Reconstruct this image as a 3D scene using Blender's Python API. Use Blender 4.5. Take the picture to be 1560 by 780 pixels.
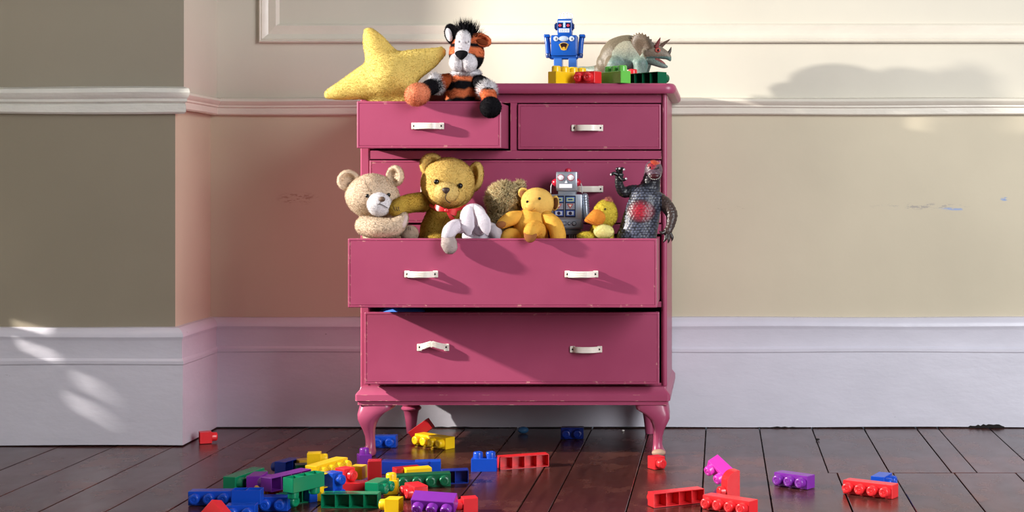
import bpy, bmesh, math, random
import numpy as np
from mathutils import Vector, Matrix, Euler

for o in list(bpy.data.objects):
    bpy.data.objects.remove(o)
SC = bpy.context.scene
COL = SC.collection
R = math.radians
random.seed(7)

# ------------------------------------------------------------------ camera
F, H = 2352.0, 0.7315            # focal length in pixels (1560 wide), eye height in metres
VX, VY = 1097.0, 278.0           # vanishing point of the depth lines
cam_d = bpy.data.cameras.new('camera')
cam = bpy.data.objects.new('camera', cam_d)
COL.objects.link(cam)
cam.location = (0, 0, H)
cam.rotation_euler = (R(90), 0, 0)
cam_d.sensor_width = 36
cam_d.lens = 36 * F / 1560
cam_d.shift_x = (780 - VX) / 1560
cam_d.shift_y = (VY - 390) / 1560
cam_d.clip_start = 0.05
SC.camera = cam

# ------------------------------------------------------------------ light
w = bpy.data.worlds.new('world')
SC.world = w
w.use_nodes = True
bg = w.node_tree.nodes['Background']
bg.inputs[0].default_value = (0.74, 0.82, 1.0, 1)
bg.inputs[1].default_value = 0.12

def light(name, typ, loc, energy, color, target=None, **kw):
    d = bpy.data.lights.new(name, typ)
    d.energy = energy
    d.color = color
    for k, v in kw.items():
        setattr(d, k, v)
    o = bpy.data.objects.new(name, d)
    COL.objects.link(o)
    o.location = loc
    if target is not None:
        o.rotation_euler = (Vector(target) - Vector(loc)).to_track_quat('-Z', 'Y').to_euler()
    return o

# assumed low sun-like lamp behind the opening in the added side wall, and an assumed soft fill lamp on the right
light('assumed_key_lamp', 'POINT', (-3.16, 3.35, 1.45), 900, (1.0, 0.94, 0.86), shadow_soft_size=0.038)
light('assumed_fill', 'AREA', (2.2, 1.1, 1.85), 184, (0.96, 0.975, 1.0), target=(0.3, 4.5, 0.7),  # added area lamp standing free
      shape='RECTANGLE', size=1.6, size_y=2.4)
VS = SC.view_settings
VS.view_transform = 'Standard'
VS.look = 'None'
VS.exposure = 0.0
VS.gamma = 1.0
VS.use_curve_mapping = False

# ------------------------------------------------------------------ helpers
def P(px, py, D):
    """point at distance D in front of the camera seen at pixel (px, py)"""
    return Vector(((px - VX) * D / F, D, H - (py - VY) * D / F))

def lin(c):
    if isinstance(c, str):
        c = [int(c[i:i + 2], 16) for i in (0, 2, 4)]
    return tuple(((v / 255) / 12.92 if v / 255 <= 0.04045 else ((v / 255 + 0.055) / 1.055) ** 2.4) for v in c)

def tag(o, label=None, cat=None, group=None, kind=None):
    if label: o['label'] = label
    if cat: o['category'] = cat
    if group: o['group'] = group
    if kind: o['kind'] = kind
    return o

def empty(name, loc, label=None, cat=None, group=None):
    o = bpy.data.objects.new(name, None)
    COL.objects.link(o)
    o.location = loc
    o.empty_display_size = 0.02
    return tag(o, label, cat, group)

# ---- materials
MATS = {}
def nodes_of(name):
    m = bpy.data.materials.new(name)
    m.use_nodes = True
    nt = m.node_tree
    return m, nt, nt.nodes['Principled BSDF'], nt.links

def N(nt, typ, **kw):
    n = nt.nodes.new(typ)
    for k, v in kw.items():
        if k.startswith('i_'):
            n.inputs[k[2:].replace('_', ' ')].default_value = v
        else:
            setattr(n, k, v)
    return n

def mix(nt, fac, a, b, mode='MIX'):
    n = nt.nodes.new('ShaderNodeMix')
    n.data_type = 'RGBA'
    n.blend_type = mode
    for sock, v in ((n.inputs['Factor'], fac), (n.inputs['A'], a), (n.inputs['B'], b)):
        if hasattr(v, 'is_output'):
            nt.links.new(v, sock)
        elif isinstance(v, (tuple, list)):
            sock.default_value = (*v[:3], 1)
        else:
            sock.default_value = v
    return n.outputs['Result']

def ramp(nt, src, p0, p1, c0=(0, 0, 0), c1=(1, 1, 1)):
    n = nt.nodes.new('ShaderNodeValToRGB')
    n.color_ramp.elements[0].position = p0
    n.color_ramp.elements[1].position = p1
    n.color_ramp.elements[0].color = (*c0, 1)
    n.color_ramp.elements[1].color = (*c1, 1)
    nt.links.new(src, n.inputs[0])
    return n.outputs[0]

def bump(nt, bsdf, src, strength, dist=0.002, prev=None):
    b = nt.nodes.new('ShaderNodeBump')
    b.inputs['Strength'].default_value = strength
    b.inputs['Distance'].default_value = dist
    nt.links.new(src, b.inputs['Height'])
    if prev is not None:
        nt.links.new(prev, b.inputs['Normal'])
    nt.links.new(b.outputs[0], bsdf.inputs['Normal'])
    return b.outputs[0]

def coords(nt, scale=(1, 1, 1), kind='Object'):
    tc = nt.nodes.new('ShaderNodeTexCoord')
    mp = nt.nodes.new('ShaderNodeMapping')
    mp.inputs['Scale'].default_value = scale
    nt.links.new(tc.outputs[kind], mp.inputs[0])
    return mp.outputs[0]

def noise(nt, vec, scale, detail=3, rough=0.5):
    n = N(nt, 'ShaderNodeTexNoise')
    n.inputs['Scale'].default_value = scale
    n.inputs['Detail'].default_value = detail
    n.inputs['Roughness'].default_value = rough
    nt.links.new(vec, n.inputs['Vector'])
    return n.outputs['Fac']

def wall_paint(name, c, scuffs=()):
    m, nt, b, L = nodes_of(name)
    v = coords(nt)
    n1 = noise(nt, v, 2.2, 4)
    n2 = noise(nt, v, 60, 3)
    c2 = tuple(x * 0.90 for x in c)
    col = mix(nt, ramp(nt, n1, 0.35, 0.7), c, c2)
    # small knocks and scuffs
    v2 = coords(nt, (1, 1, 2.6))
    n3 = noise(nt, v2, 9, 6, 0.7)
    n4 = noise(nt, v, 1.7, 2)
    sc = nt.nodes.new('ShaderNodeMath'); sc.operation = 'MULTIPLY'
    L.new(ramp(nt, n3, 0.70, 0.74), sc.inputs[0]); L.new(ramp(nt, n4, 0.5, 0.6), sc.inputs[1])
    col = mix(nt, sc.outputs[0], col, tuple(x * 0.72 for x in c))
    for sx, sz, rx, rz, sc_col, thr in scuffs:
        tc = nt.nodes.new('ShaderNodeTexCoord'); mp = nt.nodes.new('ShaderNodeMapping'); mp.vector_type = 'POINT'
        mp.inputs['Scale'].default_value = (1 / rx, 0, 1 / rz); mp.inputs['Location'].default_value = (-sx / rx, 0, -sz / rz)
        L.new(tc.outputs['Object'], mp.inputs[0])
        ln = nt.nodes.new('ShaderNodeVectorMath'); ln.operation = 'LENGTH'; L.new(mp.outputs[0], ln.inputs[0])
        m1 = ramp(nt, ln.outputs['Value'], 0.4, 1.0, (1, 1, 1), (0, 0, 0))
        nz = noise(nt, coords(nt, (1, 1, 3.5)), 42, 5, 0.7)
        mu = nt.nodes.new('ShaderNodeMath'); mu.operation = 'MULTIPLY'
        L.new(m1, mu.inputs[0]); L.new(ramp(nt, nz, thr, thr + .06), mu.inputs[1])
        col = mix(nt, mu.outputs[0], col, sc_col)
    L.new(col, b.inputs['Base Color'])
    b.inputs['Roughness'].default_value = 0.6
    bp = bump(nt, b, n1, 0.25, 0.02)
    bump(nt, b, n2, 0.12, 0.002, bp)
    return m

def gloss_paint(name, c, rough=0.32, lumps=0.5):
    """old thick gloss paint on woodwork: brush lumps, drips, chips"""
    m, nt, b, L = nodes_of(name)
    v = coords(nt, (1, 1, 2.2))
    n1 = noise(nt, v, 5, 5, 0.6)
    n2 = noise(nt, v, 45, 3)
    n3 = noise(nt, coords(nt, (1, 1, 1.4)), 24, 6, 0.75)
    chips = ramp(nt, n3, 0.715, 0.73)
    col = mix(nt, ramp(nt, n1, 0.3, 0.75), c, tuple(x * 0.9 for x in c))
    col = mix(nt, chips, col, tuple(x * 0.45 for x in c))
    L.new(col, b.inputs['Base Color'])
    b.inputs['Roughness'].default_value = rough
    bp = bump(nt, b, n1, lumps, 0.012)
    bp = bump(nt, b, n2, 0.14, 0.002, bp)
    bump(nt, b, chips, -0.5, 0.002, bp)
    return m

def pink_paint():
    m, nt, b, L = nodes_of('rose_pink_furniture_paint')
    v = coords(nt)
    n1 = noise(nt, v, 7, 3)
    n2 = noise(nt, coords(nt, (1, 1, 0.25)), 90, 3)
    n3 = noise(nt, v, 38, 5, 0.7)
    c = lin('A24766')
    col = mix(nt, ramp(nt, n1, 0.35, 0.7), c, lin('9B4160'))
    # worn through on edges: where the surface is convex and the noise agrees
    geo = nt.nodes.new('ShaderNodeNewGeometry')
    bv = nt.nodes.new('ShaderNodeBevel'); bv.samples = 4; bv.inputs['Radius'].default_value = 0.0032
    dt = nt.nodes.new('ShaderNodeVectorMath'); dt.operation = 'DOT_PRODUCT'
    L.new(bv.outputs[0], dt.inputs[0]); L.new(geo.outputs['Normal'], dt.inputs[1])
    e = ramp(nt, dt.outputs['Value'], 0.90, 0.985, (1, 1, 1), (0, 0, 0))
    mu = nt.nodes.new('ShaderNodeMath'); mu.operation = 'MULTIPLY'
    L.new(e, mu.inputs[0]); L.new(ramp(nt, n3, 0.585, 0.62), mu.inputs[1])
    col = mix(nt, mu.outputs[0], col, lin('D9A79A'))
    col = mix(nt, ramp(nt, n3, 0.80, 0.81), col, lin('D98FA5'))
    L.new(col, b.inputs['Base Color'])
    b.inputs['Roughness'].default_value = 0.34
    bp = bump(nt, b, n2, 0.05, 0.001)
    bump(nt, b, n1, 0.08, 0.004, bp)
    return m

def floor_wood():
    m, nt, b, L = nodes_of('dark_varnished_floorboard')
    oi = nt.nodes.new('ShaderNodeObjectInfo')
    tc = nt.nodes.new('ShaderNodeTexCoord')
    ad = nt.nodes.new('ShaderNodeVectorMath'); ad.operation = 'MULTIPLY_ADD'
    L.new(oi.outputs['Random'], ad.inputs[0])
    ad.inputs[1].default_value = (7.3, 3.1, 5.7)
    L.new(tc.outputs['Object'], ad.inputs[2])
    mp = nt.nodes.new('ShaderNodeMapping'); mp.inputs['Scale'].default_value = (14, 1.1, 1)
    L.new(ad.outputs[0], mp.inputs[0])
    g = noise(nt, mp.outputs[0], 3.0, 6, 0.65)
    mp2 = nt.nodes.new('ShaderNodeMapping'); mp2.inputs['Scale'].default_value = (1.6, 1, 1)
    L.new(ad.outputs[0], mp2.inputs[0])
    wv = noise(nt, mp2.outputs[0], 6.0, 5, 0.6)
    fine = noise(nt, mp2.outputs[0], 120, 4, 0.7)
    col = mix(nt, ramp(nt, g, 0.3, 0.72), lin('351916'), lin('512B25'))
    col = mix(nt, ramp(nt, wv, 0.52, 0.72), col, lin('613A30'))
    hv = nt.nodes.new('ShaderNodeHueSaturation')
    L.new(col, hv.inputs['Color'])
    mr = nt.nodes.new('ShaderNodeMapRange'); mr.inputs['To Min'].default_value = 0.72; mr.inputs['To Max'].default_value = 1.25
    L.new(oi.outputs['Random'], mr.inputs['Value']); L.new(mr.outputs[0], hv.inputs['Value'])
    col = mix(nt, ramp(nt, fine, 0.72, 0.76), hv.outputs[0], lin('6E5A50'))
    L.new(col, b.inputs['Base Color'])
    rr = nt.nodes.new('ShaderNodeMapRange'); rr.inputs['To Min'].default_value = 0.16; rr.inputs['To Max'].default_value = 0.36
    L.new(wv, rr.inputs['Value']); L.new(rr.outputs[0], b.inputs['Roughness'])
    bp = bump(nt, b, wv, 0.12, 0.006)
    bump(nt, b, g, 0.12, 0.001, bp)
    return m

def plain(name, c, rough=0.4, metal=0.0, var=0.06, bmp=0.0, scale=30, **kw):
    m, nt, b, L = nodes_of(name)
    n = noise(nt, coords(nt), scale, 3)
    L.new(mix(nt, n, tuple(x * (1 - var) for x in c), tuple(min(1, x * (1 + var)) for x in c)), b.inputs['Base Color'])
    b.inputs['Roughness'].default_value = rough
    b.inputs['Metallic'].default_value = metal
    if bmp:
        bump(nt, b, n, bmp, 0.001)
    for k, v in kw.items():
        b.inputs[k].default_value = v
    return m

def attr_mat(name, rough=0.9, sheen=0.0, nscale=300, nb=0.3, var=0.12, vor=None, spec=0.5, metal=0.0):
    """colour comes from the thing's own 'Col' pattern, the rest is procedural"""
    m, nt, b, L = nodes_of(name)
    at = nt.nodes.new('ShaderNodeAttribute'); at.attribute_name = 'Col'
    v = coords(nt)
    n = noise(nt, v, nscale, 3)
    n0 = noise(nt, v, 25, 3)
    k = mix(nt, n, (1 - var,) * 3, (1 + var,) * 3)
    k0 = mix(nt, n0, (1 - var * .6,) * 3, (1 + var * .6,) * 3)
    c = mix(nt, 1.0, at.outputs['Color'], k, 'MULTIPLY')
    c = mix(nt, 1.0, c, k0, 'MULTIPLY')
    bp = bump(nt, b, n, nb, 0.0015)
    if vor:
        vo = nt.nodes.new('ShaderNodeTexVoronoi'); vo.inputs['Scale'].default_value = vor[0]
        L.new(v, vo.inputs['Vector'])
        bump(nt, b, vo.outputs['Distance'], -vor[1], vor[2], bp)
        c = mix(nt, ramp(nt, vo.outputs['Distance'], 0.15, 0.75, (1, 1, 1), (0, 0, 0)), mix(nt, 1.0, c, (vor[3],) * 3, 'MULTIPLY'), mix(nt, 1.0, c, (vor[4],) * 3, 'MULTIPLY'))
    L.new(c, b.inputs['Base Color'])
    b.inputs['Roughness'].default_value = rough
    b.inputs['Specular IOR Level'].default_value = spec
    b.inputs['Metallic'].default_value = metal
    if sheen:
        tr = nt.nodes.new('ShaderNodeBsdfTranslucent'); L.new(c, tr.inputs['Color'])
        mx = nt.nodes.new('ShaderNodeMixShader'); mx.inputs[0].default_value = 0.33
        L.new(b.outputs[0], mx.inputs[1]); L.new(tr.outputs[0], mx.inputs[2])
        L.new(mx.outputs[0], nt.nodes['Material Output'].inputs['Surface'])
        b.inputs['Sheen Weight'].default_value = sheen
        b.inputs['Sheen Roughness'].default_value = 0.5
        L.new(c, b.inputs['Sheen Tint'])
    return m

M = {}
M['wall_up'] = wall_paint('cream_wall_paint', lin('CBC5B5'))
M['wall_low'] = wall_paint('beige_wall_paint', lin('CABFA5'), [
    (-1.265, .684, .07, .022, lin('A98F78'), .50), (.60, .66, .16, .012, lin('A79F93'), .53), (.70, .652, .05, .006, lin('93A3C4'), .46),
    (.852, .682, .014, .007, lin('6F93CC'), .44), (.02, .66, .10, .03, lin('B5A990'), .60)])
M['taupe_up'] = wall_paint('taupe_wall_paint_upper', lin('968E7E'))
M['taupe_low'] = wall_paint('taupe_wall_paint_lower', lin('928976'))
M['trim'] = gloss_paint('cream_gloss_trim', lin('DCD5C6'), 0.35, 0.35)
M['skirt'] = gloss_paint('white_gloss_skirting', lin('D3D1DB'), 0.36, 0.22)
M['railwhite'] = gloss_paint('worn_white_gloss_rail', lin('DEDCD4'), 0.28, 0.8)
M['pink'] = pink_paint()
M['wood'] = floor_wood()
M['gap'] = plain('dark_floor_gap', lin('120C0B'), 0.9)
M['rawwood'] = plain('drawer_box_wood', lin('8C4A52'), 0.6, scale=12)
M['handle'] = plain('ivory_plastic_handle', lin('EFE6DA'), 0.3, var=0.03)
M['screw'] = plain('dark_screw_head', lin('2B2622'), 0.4, 0.7)
M['footwood'] = plain('worn_bare_wood_foot', lin('B08E78'), 0.6, scale=60, var=0.25)

# ---- mesh builder, all in world metres
class MB:
    def __init__(s):
        s.v = []; s.f = []; s.c = []; s.m = []; s.mi = 0
    def add(s, verts, faces, col=(1, 1, 1)):
        o = len(s.v)
        s.v += [tuple(p) for p in verts]
        s.f += [tuple(i + o for i in f) for f in faces]
        s.c += [tuple(col)] * len(verts)
        s.m += [s.mi] * len(faces)
        return s
    def bm(s, bm, mat=None, col=(1, 1, 1)):
        bm.verts.index_update()
        vs = [(mat @ v.co) if mat is not None else v.co.copy() for v in bm.verts]
        s.add(vs, [[v.index for v in f.verts] for f in bm.faces], col)
        bm.free()
        return s
    def box(s, c, size, rot=None, bevel=0.0, col=(1, 1, 1), seg=1):
        bm = bmesh.new()
        bmesh.ops.create_cube(bm, size=1)
        bmesh.ops.scale(bm, vec=size, verts=bm.verts)
        if bevel:
            bmesh.ops.bevel(bm, geom=bm.edges[:], offset=bevel, segments=seg, affect='EDGES', profile=0.5)
        return s.bm(bm, Matrix.Translation(c) @ (rot.to_4x4() if rot is not None else Matrix()), col)
    def span(s, a, b, bevel=0.0, col=(1, 1, 1), seg=1):
        a, b = Vector(a), Vector(b)
        return s.box((a + b) / 2, b - a, None, bevel, col, seg)
    def ell(s, c, r, rot=None, col=(1, 1, 1), seg=28, fn=None):
        if isinstance(r, (int, float)): r = (r, r, r)
        bm = bmesh.new()
        bmesh.ops.create_uvsphere(bm, u_segments=seg, v_segments=max(6, seg * 2 // 3), radius=1)
        if fn:
            for v in bm.verts: v.co = fn(v.co)
        bmesh.ops.scale(bm, vec=r, verts=bm.verts)
        return s.bm(bm, Matrix.Translation(c) @ (rot.to_4x4() if rot is not None else Matrix()), col)
    def tube(s, pts, rad, col=(1, 1, 1), seg=14, sub=5, squash=None, caps=True):
        """rounded tube through pts; squash=(vector, factor) flattens the section"""
        pts = [Vector(p) for p in pts]
        if isinstance(rad, (int, float)): rad = [rad] * len(pts)
        P_, R_ = [], []
        n = len(pts)
        for i in range(n - 1):
            p0, p1, p2, p3 = pts[max(i - 1, 0)], pts[i], pts[i + 1], pts[min(i + 2, n - 1)]
            for k in range(sub):
                t = k / sub
                P_.append(0.5 * ((2 * p1) + (p2 - p0) * t + (2 * p0 - 5 * p1 + 4 * p2 - p3) * t * t + (3 * p1 - p0 - 3 * p2 + p3) * t ** 3))
                R_.append(rad[i] * (1 - t) + rad[i + 1] * t)
        P_.append(pts[-1]); R_.append(rad[-1])
        if caps:
            d0 = (P_[0] - P_[1]).normalized(); d1 = (P_[-1] - P_[-2]).normalized()
            a0 = [(P_[0] + d0 * R_[0] * math.sin(a), R_[0] * math.cos(a)) for a in (1.52, 1.1, .7, .35)]
            a1 = [(P_[-1] + d1 * R_[-1] * math.sin(a), R_[-1] * math.cos(a)) for a in (.35, .7, 1.1, 1.52)]
            P_ = [p for p, _ in a0] + P_ + [p for p, _ in a1]
            R_ = [r for _, r in a0] + R_ + [r for _, r in a1]
        verts, faces = [], []
        prev = None
        for i, p in enumerate(P_):
            t = (P_[min(i + 1, len(P_) - 1)] - P_[max(i - 1, 0)]).normalized()
            if prev is None:
                ref = Vector((0, 0, 1)) if abs(t.z) < 0.9 else Vector((0, 1, 0))
                u = t.cross(ref).normalized()
            else:
                u = (prev - t * prev.dot(t)).normalized()
            prev = u
            w_ = t.cross(u)
            for k in range(seg):
                a = 2 * math.pi * k / seg
                q = (u * math.cos(a) + w_ * math.sin(a)) * R_[i]
                if squash:
                    d = squash[0]
                    q = q - d * (q.dot(d) * (1 - squash[1]))
                verts.append(p + q)
        for i in range(len(P_) - 1):
            for k in range(seg):
                a, b = i * seg + k, i * seg + (k + 1) % seg
                faces.append((a, b, b + seg, a + seg))
        faces.append(tuple(range(seg))[::-1])
        faces.append(tuple(range((len(P_) - 1) * seg, len(P_) * seg)))
        return s.add(verts, faces, col)
    def lathe(s, prof, mat=None, seg=20, col=(1, 1, 1)):
        """profile [(radius, z)] about local z; mat places it"""
        mat = mat or Matrix()
        verts, faces = [], []
        for r, z in prof:
            for k in range(seg):
                a = 2 * math.pi * k / seg
                verts.append(mat @ Vector((r * math.cos(a), r * math.sin(a), z)))
        for i in range(len(prof) - 1):
            for k in range(seg):
                a, b = i * seg + k, i * seg + (k + 1) % seg
                faces.append((a, b, b + seg, a + seg))
        faces.append(tuple(range(seg))[::-1])
        faces.append(tuple(range((len(prof) - 1) * seg, len(prof) * seg)))
        return s.add(verts, faces, col)
    def loft(s, rings, col=(1, 1, 1)):
        n = len(rings[0])
        verts = [p for r in rings for p in r]
        faces = []
        for i in range(len(rings) - 1):
            for k in range(n):
                a, b = i * n + k, i * n + (k + 1) % n
                faces.append((a, b, b + n, a + n))
        faces.append(tuple(range(n))[::-1])
        faces.append(tuple(range((len(rings) - 1) * n, len(rings) * n)))
        return s.add(verts, faces, col)
    def prism(s, poly, y0, y1, col=(1, 1, 1), mat=None):
        """poly [(x, z)] extruded between y0 and y1"""
        n = len(poly)
        vs = [Vector((x, y0, z)) for x, z in poly] + [Vector((x, y1, z)) for x, z in poly]
        if mat is not None: vs = [mat @ v for v in vs]
        fs = [tuple(range(n)), tuple(range(n, 2 * n))[::-1]]
        fs += [(k, k + n, (k + 1) % n + n, (k + 1) % n) for k in range(n)]
        return s.add(vs, fs, col)
    def build(s, name, mats, parent=None, smooth=True, remesh=None, relax=6, colfn=None, fuzz=None, loc=None, disp=None, sharp=None):
        if not isinstance(mats, (list, tuple)): mats = [mats]
        org = parent_world(parent) if parent is not None else (Vector(loc) if loc is not None else Vector())
        me = bpy.data.meshes.new(name)
        me.from_pydata([tuple(Vector(v) - org) for v in s.v], [], s.f)
        bm = bmesh.new(); bm.from_mesh(me)
        bmesh.ops.recalc_face_normals(bm, faces=bm.faces)
        bm.to_mesh(me); bm.free()
        cols = s.c
        if remesh:
            tmp = bpy.data.objects.new('tmp', me); COL.objects.link(tmp)
            md = tmp.modifiers.new('r', 'REMESH'); md.mode = 'VOXEL'; md.voxel_size = remesh
            if relax:
                sm = tmp.modifiers.new('s', 'SMOOTH'); sm.iterations = relax; sm.factor = 0.5
            dg = bpy.context.evaluated_depsgraph_get()
            me2 = bpy.data.meshes.new_from_object(tmp.evaluated_get(dg))
            bpy.data.objects.remove(tmp); bpy.data.meshes.remove(me)
            me = me2; me.name = name
            cols = [s.c[0]] * len(me.vertices)
        if disp:
            nv_ = len(me.vertices)
            pv = np.empty(nv_ * 3); me.vertices.foreach_get('co', pv); pv = pv.reshape(-1, 3)
            nn_ = np.empty(nv_ * 3); me.vertices.foreach_get('normal', nn_); nn_ = nn_.reshape(-1, 3)
            dv = np.array([disp(Vector(p) + org) for p in pv])
            me.vertices.foreach_set('co', (pv + nn_ * dv[:, None]).ravel())
            me.update()
        for m in mats: me.materials.append(m)
        if not remesh:
            me.polygons.foreach_set('material_index', s.m)
        V = np.empty(len(me.vertices) * 3); me.vertices.foreach_get('co', V); V = V.reshape(-1, 3)
        Wd = V + np.array(org)
        if colfn:
            C = np.array([colfn(Vector(p)) for p in Wd])
        else:
            C = np.array(cols, dtype=float)
        if fuzz:
            me = add_fuzz(me, V, C, **fuzz)
            V = np.empty(len(me.vertices) * 3); 
            C = FUZZC.pop()
        else:
            me.polygons.foreach_set('use_smooth', [smooth] * len(me.polygons))
            if smooth and sharp:
                me.set_sharp_from_angle(angle=R(sharp))
        at = me.color_attributes.new('Col', 'FLOAT_COLOR', 'POINT')
        at.data.foreach_set('color', np.hstack([C, np.ones((len(C), 1))]).ravel())
        me.update()
        o = bpy.data.objects.new(name, me)
        COL.objects.link(o)
        if parent is not None:
            o.parent = parent
        else:
            o.location = org
        return o

def parent_world(p):
    v = Vector(p.location)
    while p.parent is not None:
        p = p.parent
        v = v + Vector(p.location)
    return v

FUZZC = []
RNG = np.random.default_rng(3)
def add_fuzz(me, V, C, dens=500000, length=0.004, width=0.0008, jit=0.5, droop=0.0, cj=0.12, nseg=1, keep=None):
    me.calc_loop_triangles()
    nt = len(me.loop_triangles)
    T = np.empty(nt * 3, dtype=np.int32); me.loop_triangles.foreach_get('vertices', T); T = T.reshape(-1, 3)
    VN = np.empty(len(V) * 3); me.vertices.foreach_get('normal', VN); VN = VN.reshape(-1, 3)
    A, B, D = V[T[:, 0]], V[T[:, 1]], V[T[:, 2]]
    area = 0.5 * np.linalg.norm(np.cross(B - A, D - A), axis=1)
    n = int(area.sum() * dens)
    idx = RNG.choice(nt, n, p=area / area.sum())
    r1, r2 = np.sqrt(RNG.random(n))[:, None], RNG.random(n)[:, None]
    w0, w1, w2 = 1 - r1, r1 * (1 - r2), r1 * r2
    t = T[idx]
    base = V[t[:, 0]] * w0 + V[t[:, 1]] * w1 + V[t[:, 2]] * w2
    nn = VN[t[:, 0]] * w0 + VN[t[:, 1]] * w1 + VN[t[:, 2]] * w2
    nn /= np.linalg.norm(nn, axis=1)[:, None] + 1e-9
    cc = C[t[:, 0]] * w0 + C[t[:, 1]] * w1 + C[t[:, 2]] * w2
    d = nn + RNG.normal(0, jit, (n, 3)); d[:, 2] -= droop
    d /= np.linalg.norm(d, axis=1)[:, None]
    # keep blades on the outside
    neg = (d * nn).sum(1) < 0.15
    d[neg] = nn[neg]
    side = np.cross(d, RNG.normal(0, 1, (n, 3))); side /= np.linalg.norm(side, axis=1)[:, None] + 1e-9
    ln = (length * (0.6 + 0.7 * RNG.random(n)))[:, None]
    cc = np.clip(cc * (1 + RNG.normal(0, cj, (n, 1))), 0, 1)
    if nseg == 1:
        tri = np.stack([base - side * width / 2, base + side * width / 2, base + d * ln], 1).reshape(-1, 3)
        nv, npoly = 3, [[0, 1, 2]]
    else:
        d2 = d + RNG.normal(0, jit * 0.9, (n, 3)); d2[:, 2] -= droop * 1.5
        d2 /= np.linalg.norm(d2, axis=1)[:, None]
        mid = base + d * ln * 0.5
        tri = np.stack([base - side * width / 2, base + side * width / 2, mid + side * width * .4, mid - side * width * .4, mid + d2 * ln * 0.5], 1).reshape(-1, 3)
        nv, npoly = 5, [[0, 1, 2, 3], [3, 2, 4]]
    nb = len(V)
    faces = [tuple(p.vertices) for p in me.polygons]
    mi = [p.material_index for p in me.polygons]
    for poly in npoly:
        fa = (np.arange(n) * nv)[:, None] + np.array(poly)[None, :] + nb
        faces += fa.tolist()
        mi += [0] * n
    m2 = bpy.data.meshes.new(me.name)
    allv = np.vstack([V, tri])
    m2.from_pydata(allv.tolist(), [], faces)
    for m in me.materials: m2.materials.append(m)
    m2.polygons.foreach_set('material_index', mi)
    m2.polygons.foreach_set('use_smooth', [True] * len(faces))
    nrm = np.vstack([VN, np.repeat(nn * .75 + d * .25, nv, axis=0)])
    m2.normals_split_custom_set_from_vertices(nrm.tolist())
    FUZZC.append(np.vstack([C, np.repeat(cc, nv, axis=0)]))
    nm = me.name
    bpy.data.meshes.remove(me)
    m2.name = nm
    return m2

def rotm(rx=0, ry=0, rz=0):
    return Euler((R(rx), R(ry), R(rz)), 'XYZ').to_matrix()
# ------------------------------------------------------------------ room shell
YB, YF = 4.63, 4.31               # back wall plane, chimney-breast plane
XL, XR = -2.25, 3.2
XU, XU2 = -1.497, -1.513          # upper return edge: front, back
XW, XW2 = -1.521, -1.530          # lower return edge
ZD, ZT = 0.945, 2.7               # dado height, wall top

def wall_quad(name, polys, mats):
    b = MB()
    for mi, foot, z0, z1 in polys:
        b.mi = mi
        n = len(foot)
        b.add([(x, y, z0) for x, y in foot] + [(x, y, z1) for x, y in foot],
              [tuple(range(n)), tuple(range(n, 2 * n))] + [(k, (k + 1) % n, (k + 1) % n + n, k + n) for k in range(n)])
    o = b.build(name, mats, smooth=False)
    return tag(o, kind='structure')

wall_quad('wall_back', [(0, [(-1.6, YB), (XR, YB), (XR, YB + .15), (-1.6, YB + .15)], 0, ZD),
                        (1, [(-1.6, YB), (XR, YB), (XR, YB + .15), (-1.6, YB + .15)], ZD, ZT)], [M['wall_low'], M['wall_up']])
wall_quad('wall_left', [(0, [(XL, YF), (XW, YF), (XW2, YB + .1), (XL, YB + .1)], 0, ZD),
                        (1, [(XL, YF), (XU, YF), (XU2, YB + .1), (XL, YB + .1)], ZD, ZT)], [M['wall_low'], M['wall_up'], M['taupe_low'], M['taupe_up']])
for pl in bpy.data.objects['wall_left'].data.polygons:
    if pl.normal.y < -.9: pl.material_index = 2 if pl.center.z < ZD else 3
# unseen side wall added as a flag, its opening shaped to steer the low light
sb = MB()
WY0, WY1, WZ0, WZ1 = 1.6, 3.84, 0.875, 2.2
for a, c in (((XL - .14, -0.3, 0), (XL, WY0, ZT)), ((XL - .14, WY1, 0), (XL, 4.30, .25)), ((XL - .14, WY1, 1.1), (XL, 4.30, ZT)), ((XL - .14, 4.30, 0), (XL, YB, ZT)),
             ((XL - .14, WY0, 0), (XL, WY1, WZ0)), ((XL - .14, WY0, WZ1), (XL, WY1, ZT))):
    sb.span(a, c)
tag(sb.build('wall_side_flag', M['wall_up'], smooth=False), kind='structure')

# thin slatted gobo added beside the opening; its slits throw streaks on the skirting
KS, SY = -.77, 3.931
side = bpy.data.objects['wall_side_flag']
SL = [(.560, 3.872, 3.925), (.596, 3.880, 3.975), (.640, 3.915, 3.965), (.668, 3.985, 4.050), (.716, 4.000, 4.085)]
def slat(c0, c1, ya, yb, top=None, bot=None):
    z = lambda c, y: c + KS * (y - SY)
    q = [(ya, bot if bot is not None else z(c0, ya)), (yb, bot if bot is not None else z(c0, yb)),
         (yb, top if top is not None else z(c1, yb)), (ya, top if top is not None else z(c1, ya))]
    b = MB()
    b.add([(XL - .007, y, zz) for y, zz in q] + [(XL, y, zz) for y, zz in q], [(0, 1, 2, 3), (4, 5, 6, 7), (0, 1, 5, 4), (1, 2, 6, 5), (2, 3, 7, 6), (3, 0, 4, 7)])
    b.build('gobo_slat', M['wall_up'], side, smooth=False)
HG = .0045
slat(0, SL[0][0] - HG, WY1, 4.30, bot=.25)
for i, (c, ya, yb) in enumerate(SL):
    slat(c - HG, c + HG, WY1, ya); slat(c - HG, c + HG, yb, 4.30)
    if i + 1 < len(SL): slat(c + HG, SL[i + 1][0] - HG, WY1, 4.30)
slat(SL[-1][0] + HG, 0, WY1, 4.30, top=1.1)

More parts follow.
